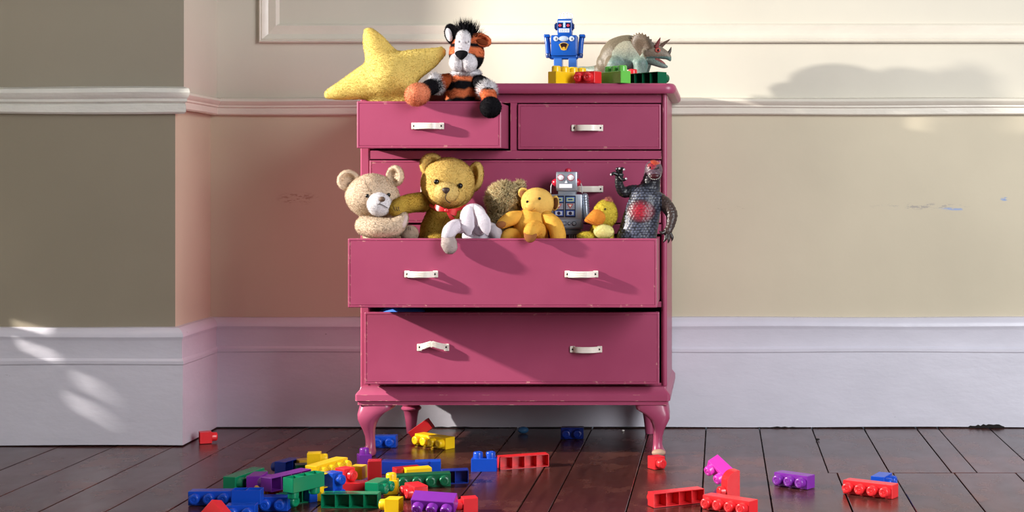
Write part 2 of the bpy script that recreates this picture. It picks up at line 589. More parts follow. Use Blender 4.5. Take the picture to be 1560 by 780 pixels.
def miter(path, d):
    out = []
    pts = [Vector(p) for p in path]
    ns = []
    for i in range(len(pts) - 1):
        t = (pts[i + 1] - pts[i]).normalized()
        ns.append(Vector((t.y, -t.x)))
    for i, p in enumerate(pts):
        if i == 0: out.append(p + ns[0] * d)
        elif i == len(pts) - 1: out.append(p + ns[-1] * d)
        else:
            a, b = ns[i - 1], ns[i]
            k = a + b
            out.append(p + k * (d * 2 / k.length_squared))
    return out

def sweep(name, path, prof, mat, seg, wob=0.0, to3=lambda p, h: (p.x, p.y, h)):
    """profile [(proud, height)] along path, mitred; seg = range of segments kept"""
    b = MB()
    offs = [miter(path, d) for d, _ in prof]
    for i in seg:
        st = max(1, int((Vector(path[i + 1]) - Vector(path[i])).length / 0.12))
        rings = []
        for k in range(st + 1):
            t = k / st
            ring = []
            for j, (d, h) in enumerate(prof):
                p = offs[j][i].lerp(offs[j][i + 1], t)
                w_ = wob * math.sin(p.x * 7.1 + p.y * 9 + h * 31) if 0 < k < st else 0
                ring.append(Vector(to3(p, h + w_)))
            rings.append(ring)
        b.loft(rings)
    o = b.build(name, mat, smooth=True, sharp=28)
    return tag(o, kind='structure')

path_low = [(XL, YF), (XW, YF), (XW2, YB), (XR, YB)]
SK = [(0, .003), (.030, .003), (.031, .224), (.0335, .228), (.0335, .236), (.030, .241), (.028, .243), (.027, .291),
      (.029, .296), (.032, .303), (.031, .311), (.026, .319), (.014, .3275), (0, .329)]
sweep('baseboard_left', path_low, SK, M['skirt'], (0, 1), 0.0012)
sweep('baseboard_back', path_low, SK, M['skirt'], (2,), 0.0012)
# splintered dark hole at the foot of the back skirting, and gaps under it
for px0, px1, hgt in ((1474, 1530, .013), (1150, 1230, .004), (640, 760, .004)):
    rs_ = random.Random(int(px0)); b = MB()
    xa, xb = (px0 - VX) * 4.6 / F, (px1 - VX) * 4.6 / F
    n_ = 14
    top_ = [(xa + (xb - xa) * k / n_, .001 + hgt * (.25 + .75 * rs_.random()) * math.sin(math.pi * (k + .3) / (n_ + .6)) ** .4) for k in range(n_ + 1)]
    b.prism([(xa, 0.0005), *top_, (xb, 0.0005)], 4.5982, 4.602)
    b.build('chipped_gap', M['gap'], bpy.data.objects['baseboard_back'], smooth=False)
path_up = [(XL, YF), (XU - .008, YF), (XU2 - .006, YB), (XR, YB)]
DA = [(0, .9335), (.012, .9335), (.016, .937), (.016, .954), (.020, .957), (.020, .962), (.026, .967), (.030, .974), (.026, .981), (.012, .985), (0, .986)]
DL = [(0, .923), (.014, .923), (.020, .928), (.020, .946), (.015, .951), (.024, .957), (.024, .964), (.031, .970), (.036, .981), (.032, .992), (.014, .998), (0, .999)]
sweep('trim_1', path_up, DA, M['trim'], (2,), 0.0010)
sweep('trim_2', path_up, DL, M['railwhite'], (0,), 0.0016)
sweep('trim_3', path_up, DA, M['trim'], (1,), 0.0008)
# picture-panel moulding on the upper back wall
zb, xl = 1.150, -1.379
PM = [(0.0, 0.0), (0.0, .016), (.004, .020), (.007, .016), (.010, .018), (.014, .014), (.026, .007), (.046, .012), (.050, .013), (.055, .008), (.058, 0)]
pp = [(XR, zb), (xl, zb), (xl, ZT - .1)]
b = MB()
offs = [miter(pp, d) for d, _ in PM]
for i in (0, 1):
    b.loft([[Vector((offs[j][i + e].x, YB - PM[j][1], offs[j][i + e].y)) for j in range(len(PM))] for e in (0, 1)])
tag(b.build('trim_4', M['trim'], smooth=True, sharp=28), kind='structure')

# floor: dark slab with separate boards
fb = MB(); fb.span((XL, -0.3, -0.06), (XR, YB, -0.012))
floor = tag(fb.build('floor', M['gap'], smooth=False), kind='structure')
XS = [(p - VX) * 4.6 / F for p in (-100, -20, 62, 160, 238, 322, 398, 468, 552, 632, 710, 788, 866, 902, 990, 1075.6, 1157, 1237, 1316, 1396, 1429, 1507, 1588, 1668, 1750, 1832, 1914, 1996, 2080, 2160, 2240, 2320, 2400)]
XF = [(p - VX) * 4.6 / F for p in (1228, 1248, 1320, 1399, 1478, 1560, 1640, 1722, 1804, 1886, 1968, 2050, 2132, 2214, 2300, 2400)]
JY = 3.893
def board(x0, x1, y0, y1):
    g = 0.0016
    b = MB()
    dz = random.uniform(-.0012, 0)
    b.span((x0 + g, y0 + g, -.012), (x1 - g, y1 - g, dz), bevel=0.0011)
    b.build('floorboard', M['wood'], floor, smooth=False)
for i in range(len(XS) - 1):
    if XS[i] >= XF[0] - 0.02:
        board(XS[i], XS[i + 1], JY, YB)
    elif i % 3 == 1:
        board(XS[i], XS[i + 1], 2.2, YB); board(XS[i], XS[i + 1], -0.3, 2.2)
    else:
        board(XS[i], XS[i + 1], 0.9 + (i % 4) * .3, YB); board(XS[i], XS[i + 1], -0.3, 0.9 + (i % 4) * .3)
for i in range(len(XF) - 1):
    board(XF[i], XF[i + 1], 1.3, JY)

# ------------------------------------------------------------------ chest of drawers
BX0, BX1, BY0, BY1 = -.9646, -.1426, 4.14, 4.575
chest = empty('chest_of_drawers', ((BX0 + BX1) / 2, 4.36, 0), 'rose pink painted chest of drawers on cabriole legs with drawers pulled open', 'chest of drawers')
pk = M['pink']
DX0, DX1 = -.9417, -.1567
DIV0, DIV1 = -.5640, -.5440
ZR = [(.186, .1946), (.3957, .4133), (.5924, .6206), (.793, .8178), (.9440, .968)]
b = MB()
b.span((BX0, BY0, .16), (DX0 + .001, BY1, .97), .003)
b.span((DX1 - .001, BY0, .16), (BX1, BY1, .97), .004, seg=2)
b.span((BX0 + .003, BY1 - .008, .16), (BX1 - .003, BY1, .968))
for z0, z1 in ZR:
    b.span((DX0, BY0 + .002, z0 + .001), (DX1, BY1 - .01, z1 - .001) if z0 < .19 else (DX1, BY0 + .06, z1 - .001), .001)
b.span((DIV0 + .001, BY0 + .002, .8168), (DIV1 - .001, BY1 - .01, .945), .001)
for z in (.1946, .405, .60, .80):        # runners the drawers slide on
    b.span((DX0, BY0 + .06, z - .012), (DX0 + .02, BY1 - .01, z)); b.span((DX1 - .02, BY0 + .06, z - .012), (DX1, BY1 - .01, z))
b.build('carcass', pk, chest, smooth=False)
# quarter-round column on the right stile
b = MB()
b.tube([(BX1 - .006, BY0 + .001, .19), (BX1 - .006, BY0 + .001, .965)], .0068, seg=14, sub=8)
b.build('stile_bead', pk, chest)

def rounded_slab(x0, x1, y0, y1, levels, rf):
    """stack of outlines: levels [(inset, z)], front corners rounded by rf"""
    rings = []
    for ins, z in levels:
        X0, X1, Y0 = x0 + ins, x1 - ins, y0 + ins
        rr = max(rf - ins, .004)
        ring = [Vector((X0, y1, z))]
        for k in range(7):
            a = math.pi + k / 6 * math.pi / 2
            ring.append(Vector((X0 + rr + rr * math.cos(a), Y0 + rr + rr * math.sin(a), z)))
        for k in range(7):
            a = 1.5 * math.pi + k / 6 * math.pi / 2
            ring.append(Vector((X1 - rr + rr * math.cos(a), Y0 + rr + rr * math.sin(a), z)))
        ring.append(Vector((X1, y1, z)))
        rings.append(ring)
    return rings
b = MB()
b.loft(rounded_slab(-.990, -.117, 4.104, 4.598, [(.014, .968), (.006, .969), (.001, .975), (0, .982), (.002, .990), (.007, .995), (.011, .996)], .03))
b.build('top_board', pk, chest, smooth=True, sharp=35)
b = MB()
b.loft(rounded_slab(-.9725, -.133, 4.108, 4.58, [(.006, .1385), (.006, .1490), (0, .150), (0, .166), (.003, .170), (.010, .178), (.012, .186), (.02, .187)], .008))
b.build('plinth', pk, chest, smooth=True, sharp=35)

def cabriole(side):
    """front leg; profile measured as (z, inner x, outer x, front y, back y) for the left leg"""
    prof = [(.140, .088, 0.004, 4.118, 4.22), (.134, .092, .002, 4.116, 4.222), (.124, .088, .000, 4.114, 4.215), (.112, .066, -.002, 4.112, 4.195),
            (.098, .052, -.002, 4.112, 4.182), (.085, .046, .004, 4.115, 4.172), (.070, .042, .012, 4.120, 4.163), (.050, .042, .017, 4.126, 4.158),
            (.030, .043, .018, 4.126, 4.160), (.018, .044, .014, 4.120, 4.162), (.010, .046, .008, 4.112, 4.164), (.003, .045, .009, 4.112, 4.163), (.0, .042, .012, 4.115, 4.160)]
    rings = []
    for z, xi, xo, y0, y1 in prof:
        ring = []
        cx, cy, rx, ry = (xi + xo) / 2, (y0 + y1) / 2, (xi - xo) / 2, (y1 - y0) / 2
        e = 0.42 if z > .1 else (0.6 if z > .06 else 0.85)
        for k in range(20):
            a = 2 * math.pi * k / 20
            c_, s_ = math.cos(a), math.sin(a)
            x = cx + rx * math.copysign(abs(c_) ** e, c_)
            y = cy + ry * math.copysign(abs(s_) ** e, s_)
            X = -.9685 + x if side < 0 else -.137 - x
            ring.append(Vector((X, y, z)))
        rings.append(ring)
    b = MB(); b.loft(rings)
    b.build('leg', pk, chest, smooth=True, sharp=50)
cabriole(-1); cabriole(1)
# bare worn toe of the right front foot
b = MB(); b.ell((-.137 - .027, 4.122, .010), (.0185, .0135, .0098)); b.build('worn_toe', M['footwood'], chest)
for x in (-.900, -.205):
    b = MB()
    b.lathe([(.030, .142), (.040, .136), (.042, .120), (.042, .105), (.036, .090), (.026, .083), (.024, .080), (.029, .076), (.029, .072), (.022, .066), (.019, .050), (.015, .020), (.013, 0)],
            Matrix.Translation((x, 4.50, 0)), 20)
    b.build('leg', pk, chest, smooth=True, sharp=40)

def handle(parent, x, y, z, broken=False):
    """ivory bow pull, ridged, with a screw at each end; y = face of the drawer front"""
    b = MB()
    Wd, Hh, th = .0845, .0155, .0032
    n = 22
    def strip(z0, z1, lift, ends=True):
        secs = []
        for k in range(n + 1):
            u = -1 + 2 * k / n
            xx = u * Wd / 2
            a = max(0, 1 - (abs(u) / .80) ** 2.6)
            out = .0035 + .0205 * a ** .7
            zz = 0
            if broken:
                zz = .0135 * max(0, 1 - abs(u)) ** 1.0 - .003
                xx *= .985
                out = .0035 + .0205 * (a ** .7)
            secs.append((xx, out, zz))
        rings = []
        for k, (xx, out, zz) in enumerate(secs):
            if broken and abs(k - n / 2) < .5: zz -= .0025
            yy = y - out - lift
            rings.append([Vector((x + xx, yy, z + zz + z0)), Vector((x + xx, yy, z + zz + z1)), Vector((x + xx, yy + th + lift, z + zz + z1)), Vector((x + xx, yy + th + lift, z + zz + z0))])
        b.loft(rings)
    strip(-Hh / 2, Hh / 2, 0)
    for zc in (-.0045, 0, .0045):
        strip(zc - .0014, zc + .0014, .0011)
    # end pads down to the drawer face, and screws
    for sgn in (-1, 1):
        b.span((x + sgn * Wd * .5 - .0065 - sgn * .0065, y - .0045, z - Hh / 2 - .0008 - (.003 if broken else 0)), (x + sgn * Wd * .5 + .0065 - sgn * .0065, y + .0005, z + Hh / 2 + .0008 - (.001 if broken else 0)), .0012)
    b.mi = 1
    for sgn in (-1, 1):
        mt = Matrix.Translation((x + sgn * (Wd / 2 - .0075), y - .0052, z - (.001 if broken else 0))) @ Matrix.Rotation(R(90), 4, 'X')
        b.lathe([(.0027, -.003), (.0027, .0004), (.0020, .0012), (.0004, .0009)], mt, 10)
    b.build('handle', [M['handle'], M['screw']], parent, smooth=False)

def drawer(x0, x1, z0, z1, out, handles, sidecut=0.0, label=None):
    yf = BY0 - out - .004
    d = empty('drawer', Vector(((x0 + x1) / 2, yf, z0)) - Vector(chest.location))
    d.parent = chest
    g = .0022
    # front board with a beaded edge
    bm = bmesh.new()
    bmesh.ops.create_cube(bm, size=1)
    bmesh.ops.scale(bm, vec=(x1 - x0 - 2 * g, .020, z1 - z0 - 2 * g), verts=bm.verts)
    bmesh.ops.bevel(bm, geom=bm.edges[:], offset=.0022, segments=2, affect='EDGES', profile=.5)
    fr = [f for f in bm.faces if f.normal.y < -.9 and f.calc_area() > .01]
    bmesh.ops.inset_region(bm, faces=fr, thickness=.0040, depth=0)
    bmesh.ops.inset_region(bm, faces=fr, thickness=.0010, depth=-.0011)
    bmesh.ops.inset_region(bm, faces=fr, thickness=.0012, depth=.0000)
    bmesh.ops.inset_region(bm, faces=fr, thickness=.0010, depth=.0012)
    b = MB(); b.bm(bm, Matrix.Translation(((x0 + x1) / 2, yf + .010, (z0 + z1) / 2)))
    b.build('drawer_front', pk, d, smooth=False)
    b = MB()
    L_ = min(.40, BY1 - .012 - (yf + .02))
    ys, ye = yf + .0198, yf + .02 + L_
    xs0, xs1 = x0 + .005, x1 - .005
    zt = z1 - .006 - sidecut
    b.span((xs0, ys, z0 + .004), (xs0 + .010, ye, zt), .001)
    b.span((xs1 - .010, ys, z0 + .004), (xs1, ye, zt), .001)
    b.span((xs0 + .010, ye - .010, z0 + .004), (xs1 - .010, ye, zt - .004))
    b.span((xs0 + .010, ys, z0 + .010), (xs1 - .010, ye - .010, z0 + .015))
    b.build('drawer_box', [pk], d, smooth=False)
    for h in handles:
        handle(d, h[0], yf - .0002, h[1], len(h) > 2)
    return yf
def hx(px, D): return (px - VX) * D / F
def hz(py, D): return H - (py - VY) * D / F
D1O, D3O, D4O = .144, .240, .058
y1 = BY0 - D1O - .004; y3 = BY0 - D3O - .004; y4 = BY0 - D4O - .004; y2 = BY0 - .004
drawer(DX0, DIV0, .8178, .9440, D1O, [(hx(652, y1), hz(192, y1))])
drawer(DIV1, DX1, .8178, .9440, 0.0, [(hx(895, y2), hz(195, y2))])
drawer(DX0, DX1, .6206, .793, 0.0, [(hx(665, y2), hz(288, y2)), (hx(895, y2), hz(288, y2))])
drawer(DX0, DX1, .4133, .5924, D3O, [(hx(642, y3), hz(417.5, y3)), (hx(886, y3), hz(417.5, y3))])
drawer(DX0, DX1 - .002, .1960, .3905, D4O, [(hx(660, y4), hz(528, y4), 1), (hx(893, y4), hz(532, y4))])
# ------------------------------------------------------------------ toys
M['plush'] = attr_mat('plush_fabric', 0.95, 0.35, 420, 0.35, 0.10, spec=0.2)
M['cotton'] = attr_mat('soft_cotton_jersey', 0.95, 0.25, 700, 0.2, 0.05, spec=0.2)
M['gloss'] = plain('glossy_black_bead', lin('0B0908'), 0.12)
M['thread'] = plain('dark_embroidery_thread', lin('2A1A14'), 0.8)
M['brownnose'] = plain('brown_stitched_nose', lin('5A4334'), 0.6)
M['darkbrown'] = plain('dark_brown_nose_felt', lin('2E1A14'), 0.55)
M['ribbon'] = plain('red_satin_ribbon', lin('C3252C'), 0.35)
M['dino'] = attr_mat('painted_rubber_dinosaur', 0.5, 0, 240, 0.4, 0.22, vor=(330, .6, .002, .75, 1.12))
M['monster'] = attr_mat('painted_rubber_monster', 0.42, 0, 200, 0.3, 0.15, vor=(260, .5, .002, 0.8, 1.15))
M['tin'] = attr_mat('printed_tin', 0.28, 0, 60, 0.05, 0.05)
M['silver'] = plain('silver_painted_tin', lin('A9B0BC'), 0.32, 0.65, bmp=.05)
M['clear'] = plain('clear_plastic', lin('F2F4F8'), 0.15, var=.02, **{'Transmission Weight': 0.35, 'IOR': 1.4})

W = lin
def px_of(p):
    return p.x * F / p.y + VX, VY - (p.z - H) * F / p.y
def pr(px, D): return px * D / F
def sph(b, px, py, D, rx, ry, rd=None, rot=None, col=(1, 1, 1), seg=28, fn=None):
    if rd is None: rd = (rx + ry) / 2
    return b.ell(P(px, py, D), (pr(rx, D), pr(rd, D), pr(ry, D)), rot, col, seg, fn)
def ear_fn(v):
    if v.y < 0:
        rho = min(1, math.hypot(v.x, v.z))
        k = min(1, max(0, (rho - .35) / .5)); k = k * k * (3 - 2 * k)
        v = Vector((v.x, v.y * (k * 1.15 - (1 - k) * .15), v.z))
    return v
def pts3(lst, D=None):
    return [P(a[0], a[1], a[2] if len(a) > 2 else D) for a in lst]
FZ = dict(dens=480000, length=.0031, width=.0008, jit=.55, cj=.12)
FZL = dict(dens=400000, length=.0055, width=.0009, jit=.5, cj=.08)
def bead(parent, px, py, D, r, name='eye', mat=None, depth=None):
    b = MB(); sph(b, px, py, D, r, r, depth or r, seg=14)
    return b.build(name, mat or M['gloss'], parent)
def thread(parent, pts, r=.0008, name='mouth', mat=None):
    b = MB(); b.tube(pts, r, seg=6, sub=4)
    return b.build(name, mat or M['thread'], parent)

# ---- star cushion in the open top drawer
D = 4.048
b = MB(); yl = W('EFD880')
cen = P(594, 116, D)
for (tx, ty, td, rt) in ((501, 143, 4.045, 8.5), (562, 49, 4.06, 9.5), (671, 80, 4.052, 9), (640, 176, 4.06, 13), (574, 176, 4.06, 13)):
    t = P(tx, ty, td)
    b.tube([cen, cen.lerp(t, .45), t], [pr(41, D), pr(26, D), pr(rt, D)], yl, 18, 4, squash=(Vector((0, 1, 0)), .72))
rs = random.Random(4)
ph = [(rs.uniform(0, 6), rs.uniform(40, 90), Vector((rs.uniform(-1, 1), rs.uniform(-1, 1), rs.uniform(-1, 1))).normalized()) for _ in range(6)]
star = b.build('star_cushion', M['plush'], None, remesh=.007, relax=9, colfn=lambda p: yl, loc=P(594, 165, D),
               disp=lambda p: .0016 * sum(math.sin(f * p.dot(d) + a) for a, f, d in ph), fuzz=dict(dens=430000, length=.0029, width=.0008, jit=.5, cj=.09))
tag(star, 'plump yellow plush star cushion propped in the open top drawer', 'cushion')

# ---- striped tiger-zebra plush
z = empty('striped_plush', P(706, 152, 4.06), 'orange, black and white striped plush animal with tufted black mane', 'soft toy')
OR, BK, WH = W('EC8354'), W('17151A'), W('F2EEF2')
def zhead(p):
    x, y = px_of(p)
    k = x - 711
    if y < 58: return BK if k < -8 or k > 6 else WH
    if k < -4:
        return OR if y < 67 else (BK if y < 71 else (OR if y < 82 else BK))
    yy = y - k * .28
    return OR if yy < 62 else (BK if yy < 68 else (OR if yy < 80 else BK))
b = MB(); sph(b, 711, 82, 4.05, 26, 29, 25, seg=40)
head = b.build('head', M['plush'], z, colfn=zhead, fuzz=FZ)
b = MB(); b.tube(pts3([(706, 56, 4.018), (705, 66, 4.002), (703, 80, 3.999)]), [pr(11, 4), pr(11.5, 4), pr(10, 4)], WH, 18, 5, squash=(Vector((0, 1, 0)), .6))
b.build('blaze', M['plush'], head, fuzz=dict(FZ, length=.0025))
b = MB()
sph(b, 697, 95, 4.002, 12.5, 14.5, 13, col=WH); sph(b, 714, 96, 4.002, 13, 14.5, 13, col=WH); sph(b, 705, 90, 4.004, 14, 12, 13, col=WH)
mz = b.build('muzzle', M['plush'], z, remesh=.003, relax=5, colfn=lambda p: WH, fuzz=dict(FZ, length=.0025))
b = MB()
nz = P(703, 84, 3.972)
b.ell(nz, (pr(10.5, 4), pr(6, 4), pr(7.5, 4)), None, BK, 20, lambda v: Vector((v.x * (1 + .55 * v.z) * .85, v.y, v.z)))
b.build('nose', M['plush'], mz)
thread(mz, pts3([(703.5, 90, 3.972), (704.5, 98, 3.972), (705, 104, 3.974)]), .0009, 'mouth_seam', M['thread'])
for ex in (699.5, 713): bead(head, ex, 63.5, 3.984, 1.8, 'eye', plain('grey_felt_eye', W('8E8C90'), .7))
b = MB(); sph(b, 688, 52, 4.045, 10.5, 16, 6, rotm(0, -14, 0), BK, fn=ear_fn); e = b.build('ear', M['plush'], z, fuzz=FZ)
b = MB(); sph(b, 684, 53, 4.037, 5, 10.5, 2.5, rotm(0, -14, 0), WH); b.build('ear_lining', M['plush'], e)
b = MB(); sph(b, 733, 61, 4.035, 16, 10, 6, rotm(0, 18, 0), OR, fn=ear_fn); e = b.build('ear', M['plush'], z, fuzz=FZ)
b = MB(); sph(b, 735, 64, 4.027, 9, 4.5, 2, rotm(0, 18, 0), W('8A4022')); b.build('ear_lining', M['plush'], e)
b = MB(); sph(b, 711, 53, 4.045, 12, 5, 9, col=BK)
b.build('mane', M['plush'], head, fuzz=dict(dens=450000, length=.033, width=.0016, jit=.34, nseg=2, droop=-.7))
def zbody(p):
    x, y = px_of(p)
    y -= (abs(x - 706) / 26) ** 2 * 4
    return WH if y < 113 else (OR if y < 122 else (BK if y < 135 else (OR if y < 147 else BK)))
b = MB(); b.tube(pts3([(709, 112, 4.06), (707, 132, 4.058), (704, 158, 4.06)]), [pr(20, D), pr(25, D), pr(27, D)], OR, 28, 8)
b.build('body', M['plush'], z, colfn=zbody, fuzz=FZ)
b = MB(); sph(b, 710, 112, 4.05, 22, 6.5, 20, col=WH); b.build('ruff', M['plush'], z, fuzz=dict(FZL, length=.008))
def limb_col(bands):
    def f(p):
        best = min(bands, key=lambda q: (P(*q[:3]) - p).length)
        return best[3]
    return f
b = MB(); b.tube(pts3([(688, 124, 4.05), (672, 126, 4.035), (651, 135, 3.99)]), [pr(12, D), pr(12, D), pr(11, D)], OR, 18, 6)
arm = b.build('arm', M['plush'], z, colfn=limb_col([(686, 124, 4.05, W('B4562E')), (655, 133, 4.01, BK)]), fuzz=FZ)
b = MB(); sph(b, 665, 127, 4.025, 10, 15, 14, rotm(0, -25, 0), WH); b.build('cuff', M['plush'], arm, fuzz=dict(FZL, length=.009))
b = MB(); sph(b, 636, 144, 3.968, 19, 16.5, 15, rotm(0, -25, 0), W('F4A27A'), seg=32); b.build('paw', M['plush'], arm, fuzz=dict(FZ, length=.005))
b = MB(); b.tube(pts3([(725, 124, 4.05), (736, 130, 4.02), (743, 142, 3.995), (746, 152, 3.978)]), [pr(11, D), pr(12, D), pr(12, D), pr(10, D)], BK, 18, 6)
arm = b.build('arm', M['plush'], z, colfn=lambda p: BK if px_of(p)[1] < 136 else OR, fuzz=FZ)
b = MB(); sph(b, 742, 137, 4.002, 13.5, 13, 13, col=WH); b.build('cuff', M['plush'], arm, fuzz=dict(FZL, length=.010))
b = MB(); sph(b, 744, 147, 3.972, 10, 7, 5, col=OR); b.build('orange_band', M['plush'], arm, fuzz=FZ)
b = MB(); sph(b, 747.5, 163.5, 3.959, 16, 16, 15, col=BK, seg=32); b.build('paw', M['plush'], arm, fuzz=FZ)

# ---- bears
def eye_pair(head, pts, r):
    for x, y, d in pts: bead(head, x, y, d, r)

# beige bear
BE, BW = W('E4CFB6'), W('F0ECF0')
z = empty('teddy_bear', P(570, 365, 4.02), 'beige teddy bear with white muzzle leaning on the drawer edge', 'teddy bear', 'toys heaped in the open middle drawer')
b = MB(); sph(b, 568, 299, 4.00, 41, 34, 33, rotm(0, 6, 0), seg=40, fn=lambda v: Vector((v.x * (1 - .12 * max(0, v.z)), v.y, v.z)))
head = b.build('head', M['plush'], z, colfn=lambda p: BE, fuzz=FZ)
b = MB(); sph(b, 531, 275, 4.00, 17, 16, 8, rotm(0, 0, 12), BE, fn=ear_fn); e = b.build('ear', M['plush'], z, fuzz=FZ)
b = MB(); sph(b, 602, 268, 4.01, 15, 16, 8, rotm(0, 0, -25), BE, fn=ear_fn); b.build('ear', M['plush'], z, fuzz=FZ)
b = MB(); sph(b, 578, 311.5, 3.942, 18.5, 18, 15, None, BW); mz = b.build('muzzle', M['plush'], head, fuzz=dict(FZ, length=.0025))
b = MB(); sph(b, 582, 303.5, 3.919, 5, 4, 3, None); b.build('nose', M['brownnose'], head)
thread(head, pts3([(567, 315, 3.924), (573, 313, 3.919), (578.5, 311, 3.9155), (584, 313, 3.9165), (590.5, 317, 3.922)]), .0009)
thread(head, pts3([(580, 307, 3.917), (578.5, 311, 3.9155)]), .0007, 'mouth_seam')
eye_pair(head, [(560, 298.5, 3.946), (592, 297, 3.950)], 3.2)
thread(head, pts3([(552, 273, 3.961), (560, 285, 3.9475), (565, 295, 3.9435)]), .0006, 'face_seam', plain('tan_seam', W('8E7560'), .9))  # thin tan line along the face seam
b = MB(); b.tube(pts3([(572, 334, 4.02), (580, 352, 4.02), (584, 383, 4.02)]), [pr(24, 4), pr(28, 4), pr(28, 4)], BE, 26, 8); b.build('body', M['plush'], z, fuzz=FZ)
b = MB(); b.tube(pts3([(556, 344, 3.95), (575, 348, 3.936), (598, 347, 3.936), (609, 339, 3.94), (614, 331, 3.945)]), [pr(14.5, 4), pr(16, 4), pr(15, 4), pr(11.5, 4), pr(8, 4)], BE, 22, 6)
arm = b.build('arm', M['plush'], z, colfn=lambda p: BE, fuzz=FZ)
b = MB(); b.tube(pts3([(608, 349, 3.930), (613.5, 340, 3.934), (617, 331, 3.940)]), [pr(5, 4), pr(6, 4), pr(4.5, 4)], W('E0CBC6'), 12, 4); b.build('paw_pad', M['cotton'], arm)
b = MB(); sph(b, 624, 356, 3.958, 14, 13, 8, col=W('B7A08C')); lg = b.build('leg', M['plush'], z, fuzz=dict(FZ, length=.002))
for k in range(3): thread(lg, pts3([(619 + k * 3, 345.5, 3.946), (619.5 + k * 3, 350, 3.9445)]), .0006, 'claw_stitch')

# golden bear with a bow
GO = W('D0AD4C'); GL = W('EAC975')  # body and arm tone darker than the head, shade put into the colour
z = empty('teddy_bear', P(682, 365, 4.06), 'large golden teddy bear with a red ribbon bow at its neck', 'teddy bear', 'toys heaped in the open middle drawer')
b = MB(); sph(b, 683, 279, 4.055, 41, 39, 36, rotm(0, 10, 0), seg=44, fn=lambda v: Vector((v.x * (1 + .06 * max(0, -v.z)), v.y, v.z)))
sph(b, 681, 297, 4.022, 30, 20, 28)
head = b.build('head', M['plush'], z, remesh=.0045, relax=6, colfn=lambda p: GL, fuzz=FZ)
b = MB(); sph(b, 658, 252, 4.05, 18, 19, 9, rotm(0, -20, 14), GL, fn=ear_fn); b.build('ear', M['plush'], z, fuzz=FZ)
b = MB(); sph(b, 724, 269, 4.06, 14, 23, 9, rotm(0, 12, -32), GL, fn=ear_fn); b.build('ear', M['plush'], z, fuzz=FZ)
b = MB(); sph(b, 680, 293, 3.974, 19, 15.5, 17, None, W('EED48A')); mz = b.build('muzzle', M['plush'], z, fuzz=dict(FZ, length=.003))
b = MB(); b.ell(P(679.5, 290.5, 3.942), (pr(6, 4), pr(3.5, 4), pr(5, 4)), None, (1, 1, 1), 18, lambda v: Vector((v.x * (1 + .5 * v.z) * .9, v.y, v.z))); b.build('nose', M['darkbrown'], mz)
thread(mz, pts3([(680, 296, 3.944), (678.5, 302, 3.946), (682, 307, 3.951), (686, 309, 3.956)]), .0010)
eye_pair(head, [(665, 277, 3.9915), (701, 283, 3.995)], 4.2)
b = MB(); b.tube(pts3([(682, 312, 4.07), (681, 345, 4.06), (680, 390, 4.06)]), [pr(24, 4), pr(40, 4), pr(44, 4)], GO, 30, 8, squash=(Vector((0, 1, 0)), .85)); body = b.build('body', M['plush'], z, fuzz=FZ)
thread(body, pts3([(680, 330, 4.008), (673, 345, 3.9985), (667, 362, 3.9935)]), .0006, 'belly_seam', plain('olive_seam', W('8A6F2A'), .9))
b = MB(); b.tube(pts3([(645, 308, 4.05), (629, 309, 4.015), (613, 313, 3.965), (604, 318, 3.946)]), [pr(15, 4), pr(14, 4), pr(13, 4), pr(12, 4)], GO, 22, 6); arm = b.build('arm', M['plush'], z, fuzz=FZ)
for k in range(3): thread(arm, pts3([(600 + k * 3.4, 315, 3.9262), (601 + k * 3.4, 319, 3.9245), (602.5 + k * 3.2, 321, 3.9248)]), .0007, 'claw_stitch')
bow = MB()
def loopshape(b, a, c, w_, th=.0016):
    """a flat ribbon loop from knot a to outer end c"""
    a, c = Vector(a), Vector(c); d = (c - a).normalized(); up = Vector((0, -1, 0)).cross(d).normalized()
    rings = []
    for k in range(9):
        t = k / 8; ww = w_ * (.32 + .68 * math.sin(t * math.pi * .5)); pn = a.lerp(c, t); pf = Vector((0, -.006 * math.sin(t * math.pi), 0))
        rings.append([pn + pf - up * ww, pn + pf + up * ww, pn + pf + up * ww + Vector((0, th, 0)), pn + pf - up * ww + Vector((0, th, 0))])
    b.loft(rings)
    rings = [[v + Vector((0, .0115 * math.sin(i / 8 * math.pi), 0)) for v in r] for i, r in enumerate(rings)]
    b.loft(rings)
k0 = P(680, 320.5, 3.962)
loopshape(bow, k0, P(662, 316, 3.972), pr(4.6, 4)); loopshape(bow, k0, P(696, 324, 3.972), pr(5.2, 4))
bowo = bow.build('bow', M['ribbon'], z, smooth=True, sharp=50)
b = MB(); loopshape(b, k0, P(692, 337, 3.975), pr(3, 4)); b.build('ribbon_tail', M['ribbon'], bowo, smooth=True, sharp=50)
b = MB(); b.ell(k0, (pr(3.4, 4), pr(3, 4), pr(3.2, 4)), None, seg=14); b.build('knot', M['ribbon'], bowo)
b = MB(); b.tube(pts3([(656, 313, 4.012), (664, 317.5, 3.985), (680, 321, 3.966), (698, 319, 3.98), (708, 314, 4.012)]), pr(2.6, 4), seg=8); b.build('neck_ribbon', M['ribbon'], bowo)

